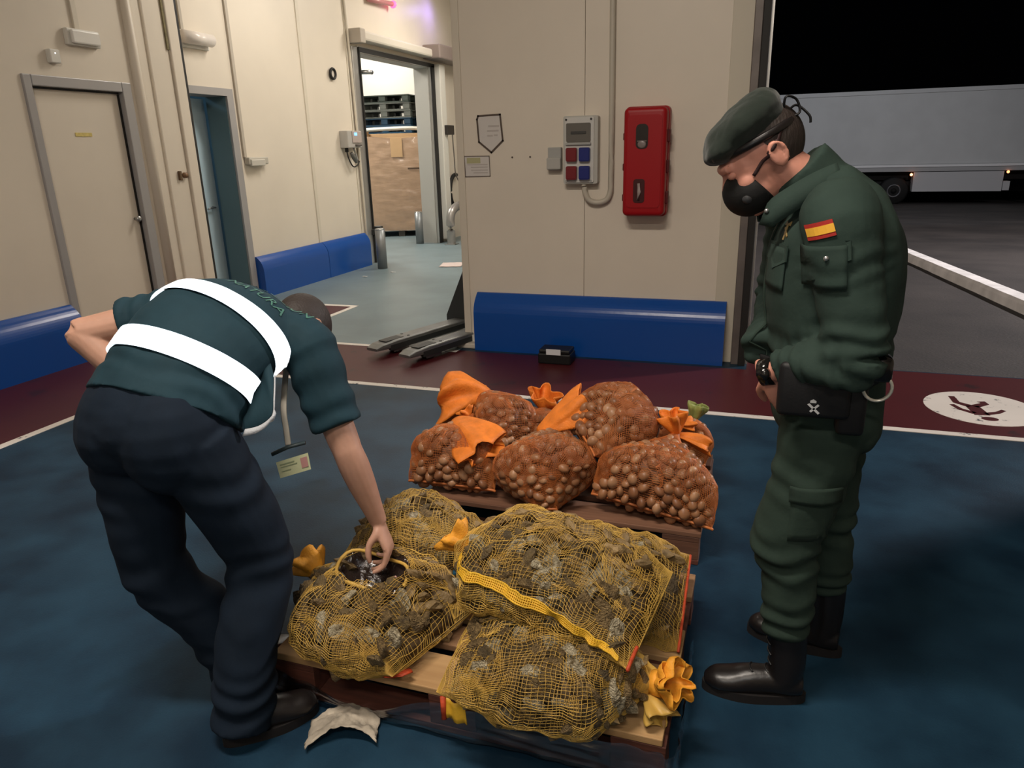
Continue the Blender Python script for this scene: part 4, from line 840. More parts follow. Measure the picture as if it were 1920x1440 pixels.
for kind, ms, shares in (('oyster', OYS, (.45, .28, .27)), ('clam', CLS, (.45, .27, .28))):
    base = []
    for k in range(12):
        me = shell_mesh(kind, k*3.7); me.materials.append(ms[int(np.searchsorted(np.cumsum(shares), (k+.5)/12))]); base.append(me)
    vis = []
    for it in SHELLS[kind]:
        p, d_ = it[0], it[1]; v = CAMP-p; dist = np.linalg.norm(v); f = np.dot(d_, v/dist); vis.append((it[2]/dist*(1 if f > .05 else .02)*(.6+.4*max(f, 0)), it))
    vis.sort(key=lambda q: -q[0]); rest = []
    for i, (_, (p, d_, r_, grp, lab, sd)) in enumerate(vis):
        g_ = np.random.default_rng(sd); n_ = unit(d_+g_.normal(0, .45, 3)); X = unit(np.cross(n_, g_.normal(0, 1, 3))); Y = np.cross(n_, X); M = np.stack([X, Y, n_], 1)*r_
        me = base[int(g_.integers(12))]
        if i < 300:
            o = bpy.data.objects.new(kind+'_shell', me); COL.objects.link(o); W_ = Matrix.Identity(4)
            for a in range(3):
                for c in range(3): W_[a][c] = M[a, c]
                W_[a][3] = p[a]
            o.matrix_world = W_; tag(o, lab, 'shellfish', grp)
        else: rest.append((me, M, p))
    if rest:
        Vs, Fs, k, mi = [], [], 0, []
        for me, M, p in rest:
            v = np.array([q.co[:] for q in me.vertices]) @ M.T+p; Vs.append(v); Fs += [tuple(i+k for i in q.vertices) for q in me.polygons]; k += len(v)
        mk(kind+'_shells', np.vstack(Vs), Fs, ms[0], None, kind == 'clam', 'remaining %ss packed at the far sides of the %s net bags' % (kind, 'yellow' if kind == 'oyster' else 'orange'), 'shellfish', kind='stuff')
# ================================================================ PEOPLE
SKIN = mat('skin', (.50, .28, .20), rough=.5, spec=.4, var=.07, vscale=18, bump=.08, bscale=220, dist=.001, sss=.06)
SKIN2 = mat('skin_ruddy', (.66, .30, .22), rough=.5, spec=.4, var=.10, vscale=16, bump=.08, bscale=220, dist=.001, sss=.06)
GREEN = mat('green_uniform_cloth', (.026, .045, .037), rough=.85, spec=.2, var=.10, vscale=9, bump=.25, bscale=90, dist=.003)
GREEN2 = mat('green_trouser_cloth', (.026, .044, .034), rough=.88, spec=.2, var=.12, vscale=8, bump=.25, bscale=90, dist=.003)
NAVY = mat('navy_shirt_cloth', (.010, .034, .048), rough=.8, spec=.25, var=.10, vscale=9, bump=.2, bscale=120, dist=.002)
NAVY2 = mat('navy_trouser_cloth', (.0055, .012, .023), rough=.85, spec=.2, var=.12, vscale=9, bump=.2, bscale=120, dist=.002)
BLK = mat('black_nylon', (.006, .006, .007), rough=.55, bump=.2, bscale=150, dist=.002); LEA = mat('black_leather', (.010, .008, .008), rough=.35, spec=.5, bump=.25, bscale=45, dist=.003)
HAIR = mat('dark_hair', (.028, .020, .017), rough=.6, bump=.7, bscale=160, dist=.004, stretch=(1, 1, .25)); SHINY = mat('glossy_black', (.008, .007, .007), rough=.15, spec=.6)
BERET = mat('dark_green_felt', (.017, .024, .019), rough=.95, spec=.15, var=.12, vscale=14, bump=.3, bscale=120, dist=.002, sheen=.2)
RET = bpy.data.materials.new('retroreflective_tape'); RET.use_nodes = True; nt = RET.node_tree; nt.nodes.remove(nt.nodes['Principled BSDF'])
gl = nt.nodes.new('ShaderNodeBsdfGlossy'); gl.inputs['Color'].default_value = (.92, .95, .97, 1); gl.inputs['Roughness'].default_value = .2
ge = nt.nodes.new('ShaderNodeNewGeometry'); nt.links.new(ge.outputs['Incoming'], gl.inputs['Normal'])       # glass-bead tape: light returns to where it came from
df = nt.nodes.new('ShaderNodeBsdfDiffuse'); df.inputs['Color'].default_value = (.42, .43, .44, 1); mx_ = nt.nodes.new('ShaderNodeMixShader'); mx_.inputs[0].default_value = .45
nt.links.new(gl.outputs[0], mx_.inputs[2]); nt.links.new(df.outputs[0], mx_.inputs[1]); nt.links.new(mx_.outputs[0], nt.nodes['Material Output'].inputs[0])
def hand(wrist, xd, yd, palm, curls, thumb=((.62, .62, -.45), (.85, .25, -.45), (.9, .05, -.45)), sc=1.):
    """palm and five separate fingers; yd points to the thumb side, palm is where the palm faces."""
    X = unit(xd); Y = unit(np.asarray(yd)-X*np.dot(yd, X)); Z = np.cross(X, Y)
    if np.dot(Z, palm) > 0: Z = -Z
    M = np.stack([X, Y, Z], 1)*sc; w = np.asarray(wrist, float); to = lambda p: w+M @ np.asarray(p, float)
    out = [tube([to((-.02, 0, 0)), to((.012, 0, 0)), to((.045, .002, 0)), to((.078, .001, .002)), to((.097, 0, 0))], [(.027*sc, .019*sc), (.030*sc, .019*sc), (.038*sc, .0175*sc), (.042*sc, .0150*sc), (.038*sc, .0115*sc)], ref=Y, n=18, m=9)]
    for k, (y, ls, r0) in enumerate(((.031, (.040, .025, .022), .0092), (.0105, (.044, .029, .023), .0095), (-.0105, (.041, .027, .022), .0090), (-.030, (.032, .020, .020), .0080))):
        P = [(.070, y*.85, 0), (.094, y, .001)]; a = 0; c = curls[k]
        for l, cu in zip(ls, c):
            a += R(cu); q = np.array(P[-1])+np.array([math.cos(a)*l, y*.10*l/.04, -math.sin(a)*l]); P.append(tuple(q))
        rad = [r0*1.0, r0*1.08, r0*1.0, r0*.93, r0*.72]
        out.append(tube([to(p) for p in P], [r*sc for r in rad], ref=Y, n=10, m=22))
    P = [np.array((.012, .016, -.004)), np.array((.028, .030, -.010))]
    for l, d in zip((.040, .033, .026), thumb): P.append(P[-1]+unit(d)*l)
    out.append(tube([to(p) for p in P], [r*sc for r in (.014, .0145, .0115, .0105, .0075)], ref=Z, n=10, m=20)); return out
def head_parts():
    """local frame: x to the face, y to the left, z to the crown; origin between the ears."""
    p = [ell((-.012, 0, .035), (.100, .076, .098)), ell((.030, 0, .012), (.074, .066, .082)), ell((.040, 0, -.045), (.056, .056, .058)),
         ell((.058, 0, -.078), (.040, .042, .034)), ell((.078, 0, -.096), (.022, .024, .019)),
         tube([(.088, -.048, .036), (.098, -.022, .038), (.099, .022, .038), (.088, .048, .036)], [.012, .0135, .0135, .012], n=10, m=12),
         tube([(.096, 0, .030), (.106, 0, .008), (.119, 0, -.016), (.117, 0, -.026)], [.009, .0105, .014, .011], n=10, m=12),
         ell((.106, .012, -.024), (.011, .009, .008)), ell((.106, -.012, -.024), (.011, .009, .008)),
         ell((.093, 0, -.054), (.013, .025, .0065)), ell((.091, 0, -.066), (.013, .022, .0070))]
    for s in (1, -1):
        p += [ell((.066, s*.040, -.018), (.030, .024, .026)), ell((-.020, s*.076, -.002), (.021, .010, .032), rotz(s*R(18)))]
        a = np.linspace(R(-60), R(250), 12); rim = [(-.022+.019*math.cos(q)*1.0, s*(.083+.004*math.sin(q)), .002+.029*math.sin(q)) for q in a]
        p.append(tube(rim, [.0055]*12, n=8, ref=(0, 1, 0)))
    return p
def face_bits(body, Mh, Th, lid=True):
    for s in (1, -1):
        e_ = mk('eye', *xf(ell((.0865, s*.031, .0150), (.0105, .0115, .0105)), Mh, Th), mat('eye_white', (.55, .50, .46), rough=.3), body, True)
        mk('iris', *xf(ell((.0945, s*.031, .0105), (.003, .005, .004)), Mh, Th), mat('iris_dark', (.03, .018, .012), rough=.2), e_, True)
        mk('eyelid', *xf(ell((.0885, s*.031, .0155), (.0138, .0155, .0118)), Mh, Th), SKIN2, body, True)
        mk('eyebrow', *xf(tube([(.1005, s*.012, .041), (.0985, s*.030, .045), (.087, s*.047, .040)], [.004, .0045, .003], n=8, m=10), Mh, Th), HAIR, body, True)
def wrapband(b, c0, c1, s, n, off, t, th0=0, th1=2*math.pi, k=90):
    rows = []
    for c in (c0, .5*(np.asarray(c0)+np.asarray(c1)), c1):
        row = []
        for q in np.linspace(th0, th1, k):
            d = unit(np.asarray(s)*math.cos(q)+np.asarray(n)*math.sin(q)); h = b.ray_cast(Vector(np.asarray(c)+d*.45), Vector(-d), .44)
            row.append(np.array(h[0])+d*off if h[0] is not None else np.asarray(c)+d*.1)
        rows.append(row)
    P = np.array(rows)
    for i in range(3):                                                       # drop spikes where the ray met a sleeve
        for _ in range(6): P[i, 1:-1] = .25*P[i, :-2]+.5*P[i, 1:-1]+.25*P[i, 2:]
    return thick(gridmesh(P), t)
def boot(t, heel, toe, ang_shaft, top, name='boot'):
    """laced ankle boot: upper grown as one skin, rubber sole, laces."""
    heel, toe = np.array([*heel, 0.]), np.array([*toe, 0.]); L = np.linalg.norm(toe-heel); M = frame(toe-heel, (0, 0, 1)); k = L/.30
    f = lambda p: heel+M @ (np.asarray(p, float)*np.array([k, 1, 1]))
    up = [xf(tube([(.012, 0, .062), (.045, 0, .062), (.10, 0, .062), (.16, 0, .056), (.215, 0, .047), (.262, 0, .043), (.292, 0, .036)], [(.036, .034), (.042, .040), (.043, .041), (.044, .046), (.036, .050), (.031, .044), (.012, .020)], n=18, m=18), M*np.array([k, 1, 1]), heel)]
    top = np.asarray(top, float); a_ = f((.065, 0, .07)); up.append(tube([a_, f((.060, 0, .13)), .4*f((.055, 0, .13))+.6*top, top], [(.050, .043), (.052, .046), (.056, .052), (.058, .056)], ref=M[:, 0], n=20, m=14))
    b_ = mk(name, *solid(up, .0055, 5), LEA, t, True)
    out = []
    for q in np.linspace(0, 2*math.pi, 40, endpoint=False):
        x = .148+.150*math.cos(q); wy = .047-.013*sst(.10, .16, .16-abs(x-.16))*0; y = math.sin(q)*(.040+.010*sst(.05, .2, x)); out.append(tuple(np.array([x, y])))
    mk('sole', *xf(prism(out, 0., .030), M*np.array([k, 1, 1]), heel), mat('boot_sole', (.012, .010, .010), rough=.7), b_)
    bb = bvh((np.array([v.co[:] for v in b_.data.vertices])+WL[b_.name], [tuple(p.vertices) for p in b_.data.polygons]))
    if name == 'shoe': return b_
    ls = []
    for i in range(5):
        z = .095+.022*i; x = .135-.016*i
        pp = proj(bb, [f((x+.02, y, z)) for y in np.linspace(-.022, .022, 6)], -(M[:, 0]*.8+np.array([0, 0, .5]))*-1*-1, .002)
        ls.append(tube(pp, [.0028]*6, n=6))
    mk('laces', *join(*ls), BLK, b_); return b_
# ---------------------------------------------------------------- the standing officer
fO = np.array([-.97, -.243, 0]); lO = np.array([.243, -.97, 0])
t = thing('person', (.17, 2.07, 0), 'standing person in green uniform, dark beret and black mask looking down at the bags', 'person')
# head pose
fh = unit([-.985*.82, -.17*.82, -.574]); Mh = np.stack([fh, unit([.17, -.985, 0]), np.cross(fh, unit([.17, -.985, 0]))], 1)
if Mh[2, 2] < 0: Mh[:, 2] *= -1
Th = np.array([-.009, 2.04, 1.559]); H_ = lambda p: Th+Mh @ np.asarray(p, float)
rings = [(.93, .085, .325, .172), (1.0, .060, .335, .185), (1.10, .040, .340, .195), (1.20, .022, .350, .205), (1.29, .018, .345, .212), (1.37, .025, .322, .210), (1.43, .045, .285, .185), (1.475, .065, .235, .125), (1.515, .070, .195, .085)]
def oring(k=1., z0=0, z1=9, inset=0):
    P, Q = [], []
    for z, xf_, xb, hw in rings:
        if z < z0 or z > z1: continue
        xm = (xf_+xb)/2; P.append((xm, 2.07+.02*(1.2-z), z)); Q.append(((xb-xf_)/2*k/.985-inset, hw*k-inset))
    return P, Q
lsh, lel, lwr = np.array([.172, 1.885, 1.415]), np.array([.235, 1.835, 1.105]), np.array([.045, 1.905, 1.035])
rsh, rel, rwr = np.array([.10, 2.245, 1.415]), np.array([.065, 2.33, 1.13]), np.array([.030, 2.12, 1.065])
P, Q = oring(.86)
sk = [tube(P, Q, ref=fO, n=24, m=20), tube([(.135, 2.07, 1.42), (.10, 2.065, 1.49), H_((-.03, 0, -.06)), H_((-.015, 0, 0))], [.062, .060, .058, .055], ref=fO, n=18, m=14)]
sk += [xf(p, Mh, Th) for p in head_parts()]
for a, b, c in ((lsh, lel, lwr), (rsh, rel, rwr)):
    sk.append(tube([a, (a+b)/2, b, (b+c)/2, c], [.052, .046, .040, .036, .027], n=14, m=20))
curl = ((22, 30, 20), (25, 32, 22), (28, 34, 24), (30, 36, 26))
sk += hand(lwr, (.52, .22, -.82), (-.8, .1, -.5), (.1, .9, 0), curl); sk += hand(rwr, (.60, -.25, -.75), (-.85, -.1, -.4), (.1, -.9, 0), curl)
for hip, kn, an in (((.195, 1.985, .88), (.135, 1.955, .50), (.155, 1.95, .10)), ((.215, 2.155, .88), (.245, 2.185, .50), (.275, 2.20, .10))):
    sk.append(tube([hip, kn, .55*np.array(kn)+.45*np.array(an), an], [.085, .055, .034, .026], n=14, m=20))
body = mk('body', *solid(sk, .0048, 3), SKIN2, t, True)
face_bits(body, Mh, Th)
hb = xf(head_parts()[0], Mh, Th)
# cropped hair
bm = bmesh.new(); V, F = ell((-.014, 0, .036), (.1025, .0785, .100), nu=40, nv=28); vs = [bm.verts.new(v) for v in V]; [bm.faces.new([vs[i] for i in f]) for f in F]
bmesh.ops.bisect_plane(bm, geom=list(bm.verts)+list(bm.edges)+list(bm.faces), plane_co=(-.028, 0, -.012), plane_no=(.93, 0, -.36), clear_outer=True)
V, F = from_bm(bm); mk('hair', *xf((V, F), Mh, Th), HAIR, t, True)
bh = bvh((np.array([v.co[:] for v in body.data.vertices])+WL[body.name], [tuple(p.vertices) for p in body.data.polygons]))
# beret
br = [ell((-.002, .004, .104), (.112, .098, .048), nu=28, nv=16), ell((.060, .012, .092), (.058, .080, .036)), ell((-.050, 0, .108), (.066, .082, .046)), ell((-.005, 0, .075), (.107, .084, .030), nu=28)]
Rb = frame((1, 0, -.10), (0, 0, 1))
def bdisp(V, N): return .004*nz(V, 22, 3)+.0015*nz(V, 60, 5)
bt = mk('beret', *solid([xf(xf(q, Rb, (0, 0, 0)), Mh, Th) for q in br], .0055, 8, bdisp), BERET, t, True)
mk('beret_band', *xf(tube([(.104*math.cos(q)-.004, .083*math.sin(q), .055+.010*math.cos(q)) for q in np.linspace(0, 2*math.pi, 40)], [(.010, .005)]*40, n=8, ref=(0, 0, 1), cap=False), Mh, Th), LEA, bt, True)
mk('badge_spot', *xf(ell((.108, .050, .085), (.007, .014, .017)), Mh, Th), mat('dull_badge', (.06, .07, .075), rough=.4, metal=.3), bt, True)
for k, lp in enumerate(([(-.092, .03, .080), (-.108, .04, .100), (-.126, .03, .080), (-.118, .03, .050), (-.096, .03, .052)], [(-.10, .02, .068), (-.124, .01, .066), (-.134, .02, .03), (-.128, .02, .012)])):
    mk('ribbon', *xf(tube(lp, [(.007, .003)]*len(lp), n=8, m=30, ref=(0, 1, 0)), Mh, Th), BLK, bt, True)
# mask
mp = ell((.066, 0, -.044), (.066, .0655, .066), nu=40, nv=24); bm = bmesh.new(); vs = [bm.verts.new(v) for v in mp[0]]; [bm.faces.new([vs[i] for i in f]) for f in mp[1]]
bmesh.ops.bisect_plane(bm, geom=list(bm.verts)+list(bm.edges)+list(bm.faces), plane_co=(.042, 0, -.06), plane_no=(-.9, 0, .25), clear_outer=True)
V, F = from_bm(bm); V[:, 0] += .008*np.exp(-((V[:, 1])/.03)**2)*(V[:, 0] > .09); mkm = mk('mask', *thick(xf((V, F), Mh, Th), .0022), mat('black_mask_cloth', (.006, .006, .006), rough=.7, bump=.3, bscale=60), t, True)
mk('valve', *xf(ell((.088, .054, -.052), (.016, .009, .014)), Mh, Th), mat('valve_grey', (.04, .04, .042), rough=.4), mkm, True)
MSTR = mat('dark_red_strap', (.022, .006, .006), rough=.6)
for s in (1, -1):
    pts = [H_((.050+(-.146)*u, s*(.070+.012*math.sin(math.pi*u)), -.012+.072*u)) for u in np.linspace(0, 1, 14)]
    pts = [np.array(bh.find_nearest(Vector(p))[0])+s*Mh[:, 1]*.004 for p in pts]
    mk('mask_strap', *tube(pts, [(.0045, .002)]*14, n=8, m=28, ref=Mh[:, 2]), MSTR, mkm, True)
# jacket
P, Q = oring(1., z0=.95); jk = [tube(P, Q, ref=fO, n=28, m=24)]
for a, b, c in ((lsh, lel, lwr), (rsh, rel, rwr)):
    jk.append(tube([a+[0, 0, .0]+(np.array(P[5])-a)*.35, a, .5*(a+b), b+.1*(a-b), b, b+.12*(c-b), .5*(b+c), c+unit(c-b)*(-.03 if a is lsh else .055)], [.085, .088, .078, .074, .072, .070, .062, .050 if a is lsh else .056], n=20, m=34))
jk.append(tube([(.135, 2.07, 1.455), (.105, 2.065, 1.50), (.072, 2.06, 1.535)], [(.098, .088), (.087, .082), (.082, .080)], n=24, m=8, ref=fO))
def seg_d(V, a, b):
    d = b-a; u = np.clip(((V-a) @ d)/(d @ d), 0, 1); return u, np.linalg.norm(V-(a+u[:, None]*d), axis=1)
def jdisp(V, N):
    D = .007*nz(V, 7, 1, (1, 1, .6))+.004*nz(V, 18, 7, (1, 1, .7))
    for a, b, c in ((lsh, lel, lwr), (rsh, rel, rwr)):
        u, d = seg_d(V, a, b); w = np.exp(-(d/.10)**4); D += w*.006*np.exp(-((u-.88)/.22)**2)*np.sin(u*34+5*nz(V, 8, 4))
        D += w*.005*np.exp(-((u-.28)/.16)**2)*np.sin(u*40+6*nz(V, 7, 9))
        u, d = seg_d(V, b, c); w = np.exp(-(d/.085)**4); D += w*.006*np.exp(-((u-.12)/.22)**2)*np.sin(u*30+5*nz(V, 9, 2))+w*.004*np.sin(u*46+4*nz(V, 9, 6))*(u > .5)
    hem = np.exp(-((V[:, 2]-1.05)/.07)**2); D += hem*.006*np.sin(V[:, 2]*85+5*nz(V, 6, 12))
    return D
jp = solid(jk, .0065, 6, jdisp); jacket = mk('jacket', *jp, GREEN, t, True); bj = bvh(jp)
def onj(name, o, ux, uy, poly, d, off, th, m, par=jacket, n=8, smooth=False): return mk(name, *patch(bj, o, ux, uy, poly, d, off, th, n), m, par, smooth)
# collar leaves
for s in (1, -1):
    cp = [H_((.0, 0, 0))*0+np.array([.145, 2.07, 1.545])+lO*s*.055, np.array([.07, 2.07, 1.515])+lO*s*.090, np.array([-.005, 2.045, 1.455])+lO*s*.060, np.array([.01, 2.045, 1.42])+lO*s*.075]
    cq = [p+np.array([0.012, 0, -.055])+lO*s*.022 for p in cp]; cq[3] = cp[3]+np.array([-.0, 0, -.025]); g_ = np.stack([resample(np.array(cp), 14), .5*resample(np.array(cp), 14)+.5*resample(np.array(cq), 14)+lO*s*.008, resample(np.array(cq), 14)], 1)
    mk('collar', *thick(gridmesh(g_), .005), GREEN, jacket, True)
mk('snap_button', *ell(np.array([-.002, 2.045, 1.435])+lO*.075+fO*.012, (.006, .006, .006)), mat('snap_metal', (.5, .5, .5), rough=.3, metal=.8), jacket, True)
od = np.array([0, 1, 0.]); fx = unit([.94, 0, .33])
RED_F = mat('flag_red', (.36, .02, .015), rough=.7); YEL_F = mat('flag_yellow', (.80, .42, .04), rough=.7)
fl_ = onj('flag_patch', (.124, 1.80, 1.405), fx, unit([-.33, 0, .94]), (-.029, .029, -.0185, .0185), od, .0025, .002, RED_F)
onj('flag_stripe', (.124, 1.80, 1.405), fx, unit([-.33, 0, .94]), (-.029, .029, -.0095, .0095), od, .0045, .0015, YEL_F, fl_)
ap = onj('arm_pocket', (.140, 1.80, 1.325), unit([.98, 0, .12]), (-.1, 0, 1), (-.043, .046, -.052, .045), od, .003, .006, GREEN, jacket, 10, True)
onj('pocket_flap', (.140, 1.80, 1.35), unit([.98, 0, .12]), (-.1, 0, 1), [(-.045, .026), (.05, .03), (.05, -.012), (0, -.022), (-.045, -.018)], od, .010, .004, GREEN, ap)
mk('flap_button', *ell(proj(bj, [(.140, 1.80, 1.345)], od, .015)[0], (.006, .004, .006)), MATS['snap_metal'], ap, True)
oc = unit(-fO*.72-lO*.70); pk_o = np.array([.02, 1.96, 1.335])
cp_ = onj('chest_pocket', pk_o, unit(np.cross([0, 0, 1], oc)), (0, 0, 1), (-.045, .045, -.095, .01), oc, .003, .005, GREEN, jacket, 8, True)
onj('pocket_flap', pk_o, unit(np.cross([0, 0, 1], oc)), (0, 0, 1), [(-.05, .018), (.05, .018), (.05, -.022), (0, -.045), (-.05, -.022)], oc, .008, .004, GREEN, cp_)
e_ = unit(np.cross([0, 0, 1], oc)); bo = np.array([.035, 1.95, 1.385])
mk('chest_emblem', *join(patch(bj, bo, e_, (0, 0, 1), [(-.012, .012), (.012, .012), (.010, .022), (0, .016), (-.010, .022)], oc, .004, .002), patch(bj, bo, e_, (0, 0, 1), [(-.003, .012), (.003, .012), (.002, -.022), (-.002, -.022)], oc, .004, .002), patch(bj, bo, e_, (0, 0, 1), [(-.011, -.014), (.011, .006), (.008, .009), (-.013, -.010)], oc, .0045, .002)), mat('dull_gold', (.28, .19, .07), rough=.5), jacket)
mk('chest_opening', *tube(proj(bj, [np.array([.0, 2.06, z]) for z in np.linspace(1.42, 1.0, 18)], -fO, .002), [(.006, .003)]*18, n=6, ref=lO), GREEN2, jacket, True)
# watch
wd_ = unit(lwr-lel); mk('watch', *join(tube([lwr-wd_*.008, lwr+wd_*.022], [.036, .035], n=18, ref=(0, 0, 1)), tube([lwr+wd_*.006+np.array([-.010, -.030, .004]), lwr+wd_*.006+np.array([-.014, -.042, .006])], [.018, .016], n=16)), SHINY, t, True)
# trousers
tr_ = [tube([(.205, 2.07, 1.03), (.203, 2.07, .96), (.200, 2.07, .88), (.203, 2.07, .81)], [(.128, .165), (.135, .180), (.138, .185), (.10, .15)], ref=fO, n=26, m=12), ell((.275, 2.0, .88), (.065, .075, .085)), ell((.285, 2.13, .88), (.065, .075, .085))]
LG = (((.190, 1.985, .88), (.165, 1.972, .70), (.128, 1.957, .53), (.138, 1.953, .475), (.150, 1.952, .36), (.152, 1.952, .25), (.153, 1.952, .225)), ((.215, 2.155, .88), (.232, 2.172, .70), (.245, 2.185, .52), (.252, 2.19, .47), (.268, 2.195, .36), (.275, 2.20, .27), (.276, 2.20, .245)))
for lg in LG: tr_.append(tube(lg, [.108, .100, .094, .080, .075, .066, .052], n=22, m=30, ref=fO))
def tdisp(V, N):
    D = .007*nz(V, 6, 3, (1, 1, .7))+.004*nz(V, 17, 8, (1, 1, .8)); z = V[:, 2]
    D += .006*np.exp(-((z-.49)/.07)**2)*np.sin(z*90+6*nz(V, 6, 2))+.006*np.exp(-((z-.28)/.07)**2)*np.sin(z*110+5*nz(V, 7, 5))+.004*np.exp(-((z-.74)/.08)**2)*np.sin(z*80+V[:, 0]*40+4*nz(V, 6, 7))
    return D
tp_ = solid(tr_, .0065, 6, tdisp); trs = mk('trousers', *tp_, GREEN2, t, True); btr = bvh(tp_)
mk('cargo_pocket', *patch(btr, (.185, 1.87, .66), (1, 0, 0), (0, 0, 1), (-.06, .06, -.085, .07), od, .002, .006, 8), GREEN2, trs, True)
mk('pocket_flap', *patch(btr, (.185, 1.87, .71), (1, 0, 0), (0, 0, 1), (-.065, .065, -.02, .025), od, .008, .004, 6), GREEN2, trs, True)
# belt kit
bl = wrapband(bj, (.195, 2.07, 1.035), (.195, 2.07, .985), (1, 0, 0), (0, 1, 0), .004, .005, 0, 2*math.pi); belt = mk('belt', *bl, BLK, t, True)
for n_, c, s, m_, e in (('pouch', (.150, 1.850, 1.015), (.17, .055, .14), BLK, 1), ('holster', (.240, 1.868, .995), (.066, .06, .19), BLK, 2), ('holster_flap', (.240, 1.852, 1.055), (.078, .05, .06), BLK, 3)):
    x, y, z = c; a, b_, h = s; mk(n_, *bx(x-a/2, x+a/2, y-b_/2, y+b_/2, z-h/2, z+h/2, .014, 3), m_, belt, True)
mk('clip', *bx(.112, .152, 1.817, 1.8225, 1.052, 1.057), mat('clip_silver', (.6, .58, .56), rough=.3, metal=.6), belt)
PT = mat('pale_print', (.45, .46, .47), rough=.6); ux_, yy = np.array([1, 0, 0]), 1.8225
def flat(poly): return prism(poly, yy-.0015, yy, 'y')
mk('pouch_emblem', *join(flat([(.142, .987), (.156, .987), (.156, .992), (.149, .996), (.142, .992)]), flat([(.136, .982), (.141, .985), (.166, .962), (.162, .958)]), flat([(.160, .984), (.164, .981), (.146, .962), (.142, .965)])), PT, belt)
cc = mk('handcuff_case', *bx(.262, .315, 1.815, 1.875, 1.050, 1.112, .012, 3), SHINY, belt, True, None)
cr = [(.287+.031*math.cos(q), 1.828-.006*math.sin(q), 1.035+.034*math.sin(q)) for q in np.linspace(0, 2*math.pi, 28)]
mk('handcuff', *tube(cr, [(.0055, .004)]*28, n=8, cap=False, ref=(0, 1, 0)), mat('cuff_nickel', (.75, .72, .62), rough=.3, metal=.5), cc, True)
boot(t, (.225, 1.952), (-.075, 1.925), 0, (.150, 1.952, .275)); boot(t, (.345, 2.195), (.050, 2.255), 0, (.275, 2.20, .30))
# ---------------------------------------------------------------- the man bending over the bags
t = thing('person', (-1.40, 1.42, 0), 'person in navy clothes with bright reflective bands bending down to the torn bag', 'person')
sA = unit([.94, .09, -.30]); uA = np.array([-.02, .95, .25])
lsh, lel, lwr = np.array([-1.675, 1.755, 1.150]), np.array([-1.915, 1.585, 1.105]), np.array([-1.665, 1.640, .835])
rsh, rel, rwr = np.array([-1.270, 1.785, 1.055]), np.array([-1.145, 1.760, .735]), np.array([-1.092, 1.812, .475])
fh = unit([.22, .35, -.91]); up_ = np.array([.10, .85, .35]); up_ = unit(up_-fh*np.dot(up_, fh)); Mh = np.stack([fh, np.cross(up_, fh), up_], 1); Th = np.array([-1.425, 1.975, 1.035]); H_ = lambda p: Th+Mh @ np.asarray(p, float)
SP = [(-1.502, 1.45, .945), (-1.495, 1.53, 1.04), (-1.485, 1.61, 1.09), (-1.478, 1.69, 1.118), (-1.473, 1.77, 1.12), (-1.468, 1.835, 1.10), (-1.455, 1.89, 1.075)]
SQ = [(.216, .172), (.198, .148), (.208, .140), (.216, .132), (.214, .116), (.170, .092), (.085, .072)]
sk = [tube(SP, [(a*.85, b*.85) for a, b in SQ], ref=sA, n=24, m=22), tube([(-1.462, 1.85, 1.085), H_((-.03, 0, -.07)), H_((-.01, 0, 0))], [.062, .058, .055], n=18, m=10), tube([(-1.50, 1.46, 1.0), (-1.51, 1.40, .90)], [(.16, .12), (.16, .13)], ref=sA, n=20)]
sk += [xf(p, Mh, Th) for p in head_parts()]
for a, b, c, r_ in ((lsh, lel, lwr, 1.), (rsh, rel, rwr, 1.)):
    d1, d2 = unit(b-a), unit(c-b); sk.append(tube([a, .5*(a+b), b-d1*.03, b, b+d2*.05, .55*b+.45*c, .25*b+.75*c, c], [.056, .052, .047, .045, .047, .043, .034, .027], n=16, m=34))
sk += hand(rwr, (.36, -.10, -.95), (.22, -.95, .15), (-.92, -.22, -.3), ((30, 34, 24), (34, 38, 26), (40, 42, 28), (48, 44, 28)), ((.62, .28, -.74), (.90, .10, -.40), (.97, -.05, -.12)), 1.0)
sk += hand(lwr, (.10, .45, -.85), (.8, .5, .1), (.6, -.5, -.2), ((20, 25, 15),)*4)
LG = (((-1.610, 1.42, .88), (-1.595, 1.405, .68), (-1.588, 1.40, .46), (-1.49, 1.455, .28), (-1.43, 1.495, .05)), ((-1.405, 1.415, .88), (-1.345, 1.465, .68), (-1.305, 1.495, .48), (-1.305, 1.40, .28), (-1.312, 1.335, .045)))
for lg in LG: sk.append(tube(lg, [.088, .078, .060, .052, .042], n=14, m=22))
body = mk('body', *solid(sk, .0045, 3), SKIN, t, True); face_bits(body, Mh, Th)
mk('nail', *join(*[ell(rwr+np.array(p), (.005, .004, .006)) for p in ((.075, -.055, -.155),)]), mat('nail_pink', (.55, .32, .27), rough=.35), body, True)
bm = bmesh.new(); V, F = ell((-.014, 0, .036), (.1045, .0805, .103), nu=40, nv=28); vs = [bm.verts.new(v) for v in V]; [bm.faces.new([vs[i] for i in f]) for f in F]
bmesh.ops.bisect_plane(bm, geom=list(bm.verts)+list(bm.edges)+list(bm.faces), plane_co=(.01, 0, -.0), plane_no=(.70, 0, -.72), clear_outer=True)
mk('hair', *xf(from_bm(bm), Mh, Th), HAIR, t, True)
for s in (1, -1):
    mk('mask_strap', *xf(tube([(-.018, s*.088, .03), (.03, s*.074, .0), (.06, s*.064, -.02)], [.003]*3, n=6, m=8), Mh, Th), mat('white_strap', (.7, .7, .7)), t, True)
mp = ell((.068, 0, -.050), (.058, .0615, .058), nu=30, nv=18); bm = bmesh.new(); vs = [bm.verts.new(v) for v in mp[0]]; [bm.faces.new([vs[i] for i in f]) for f in mp[1]]
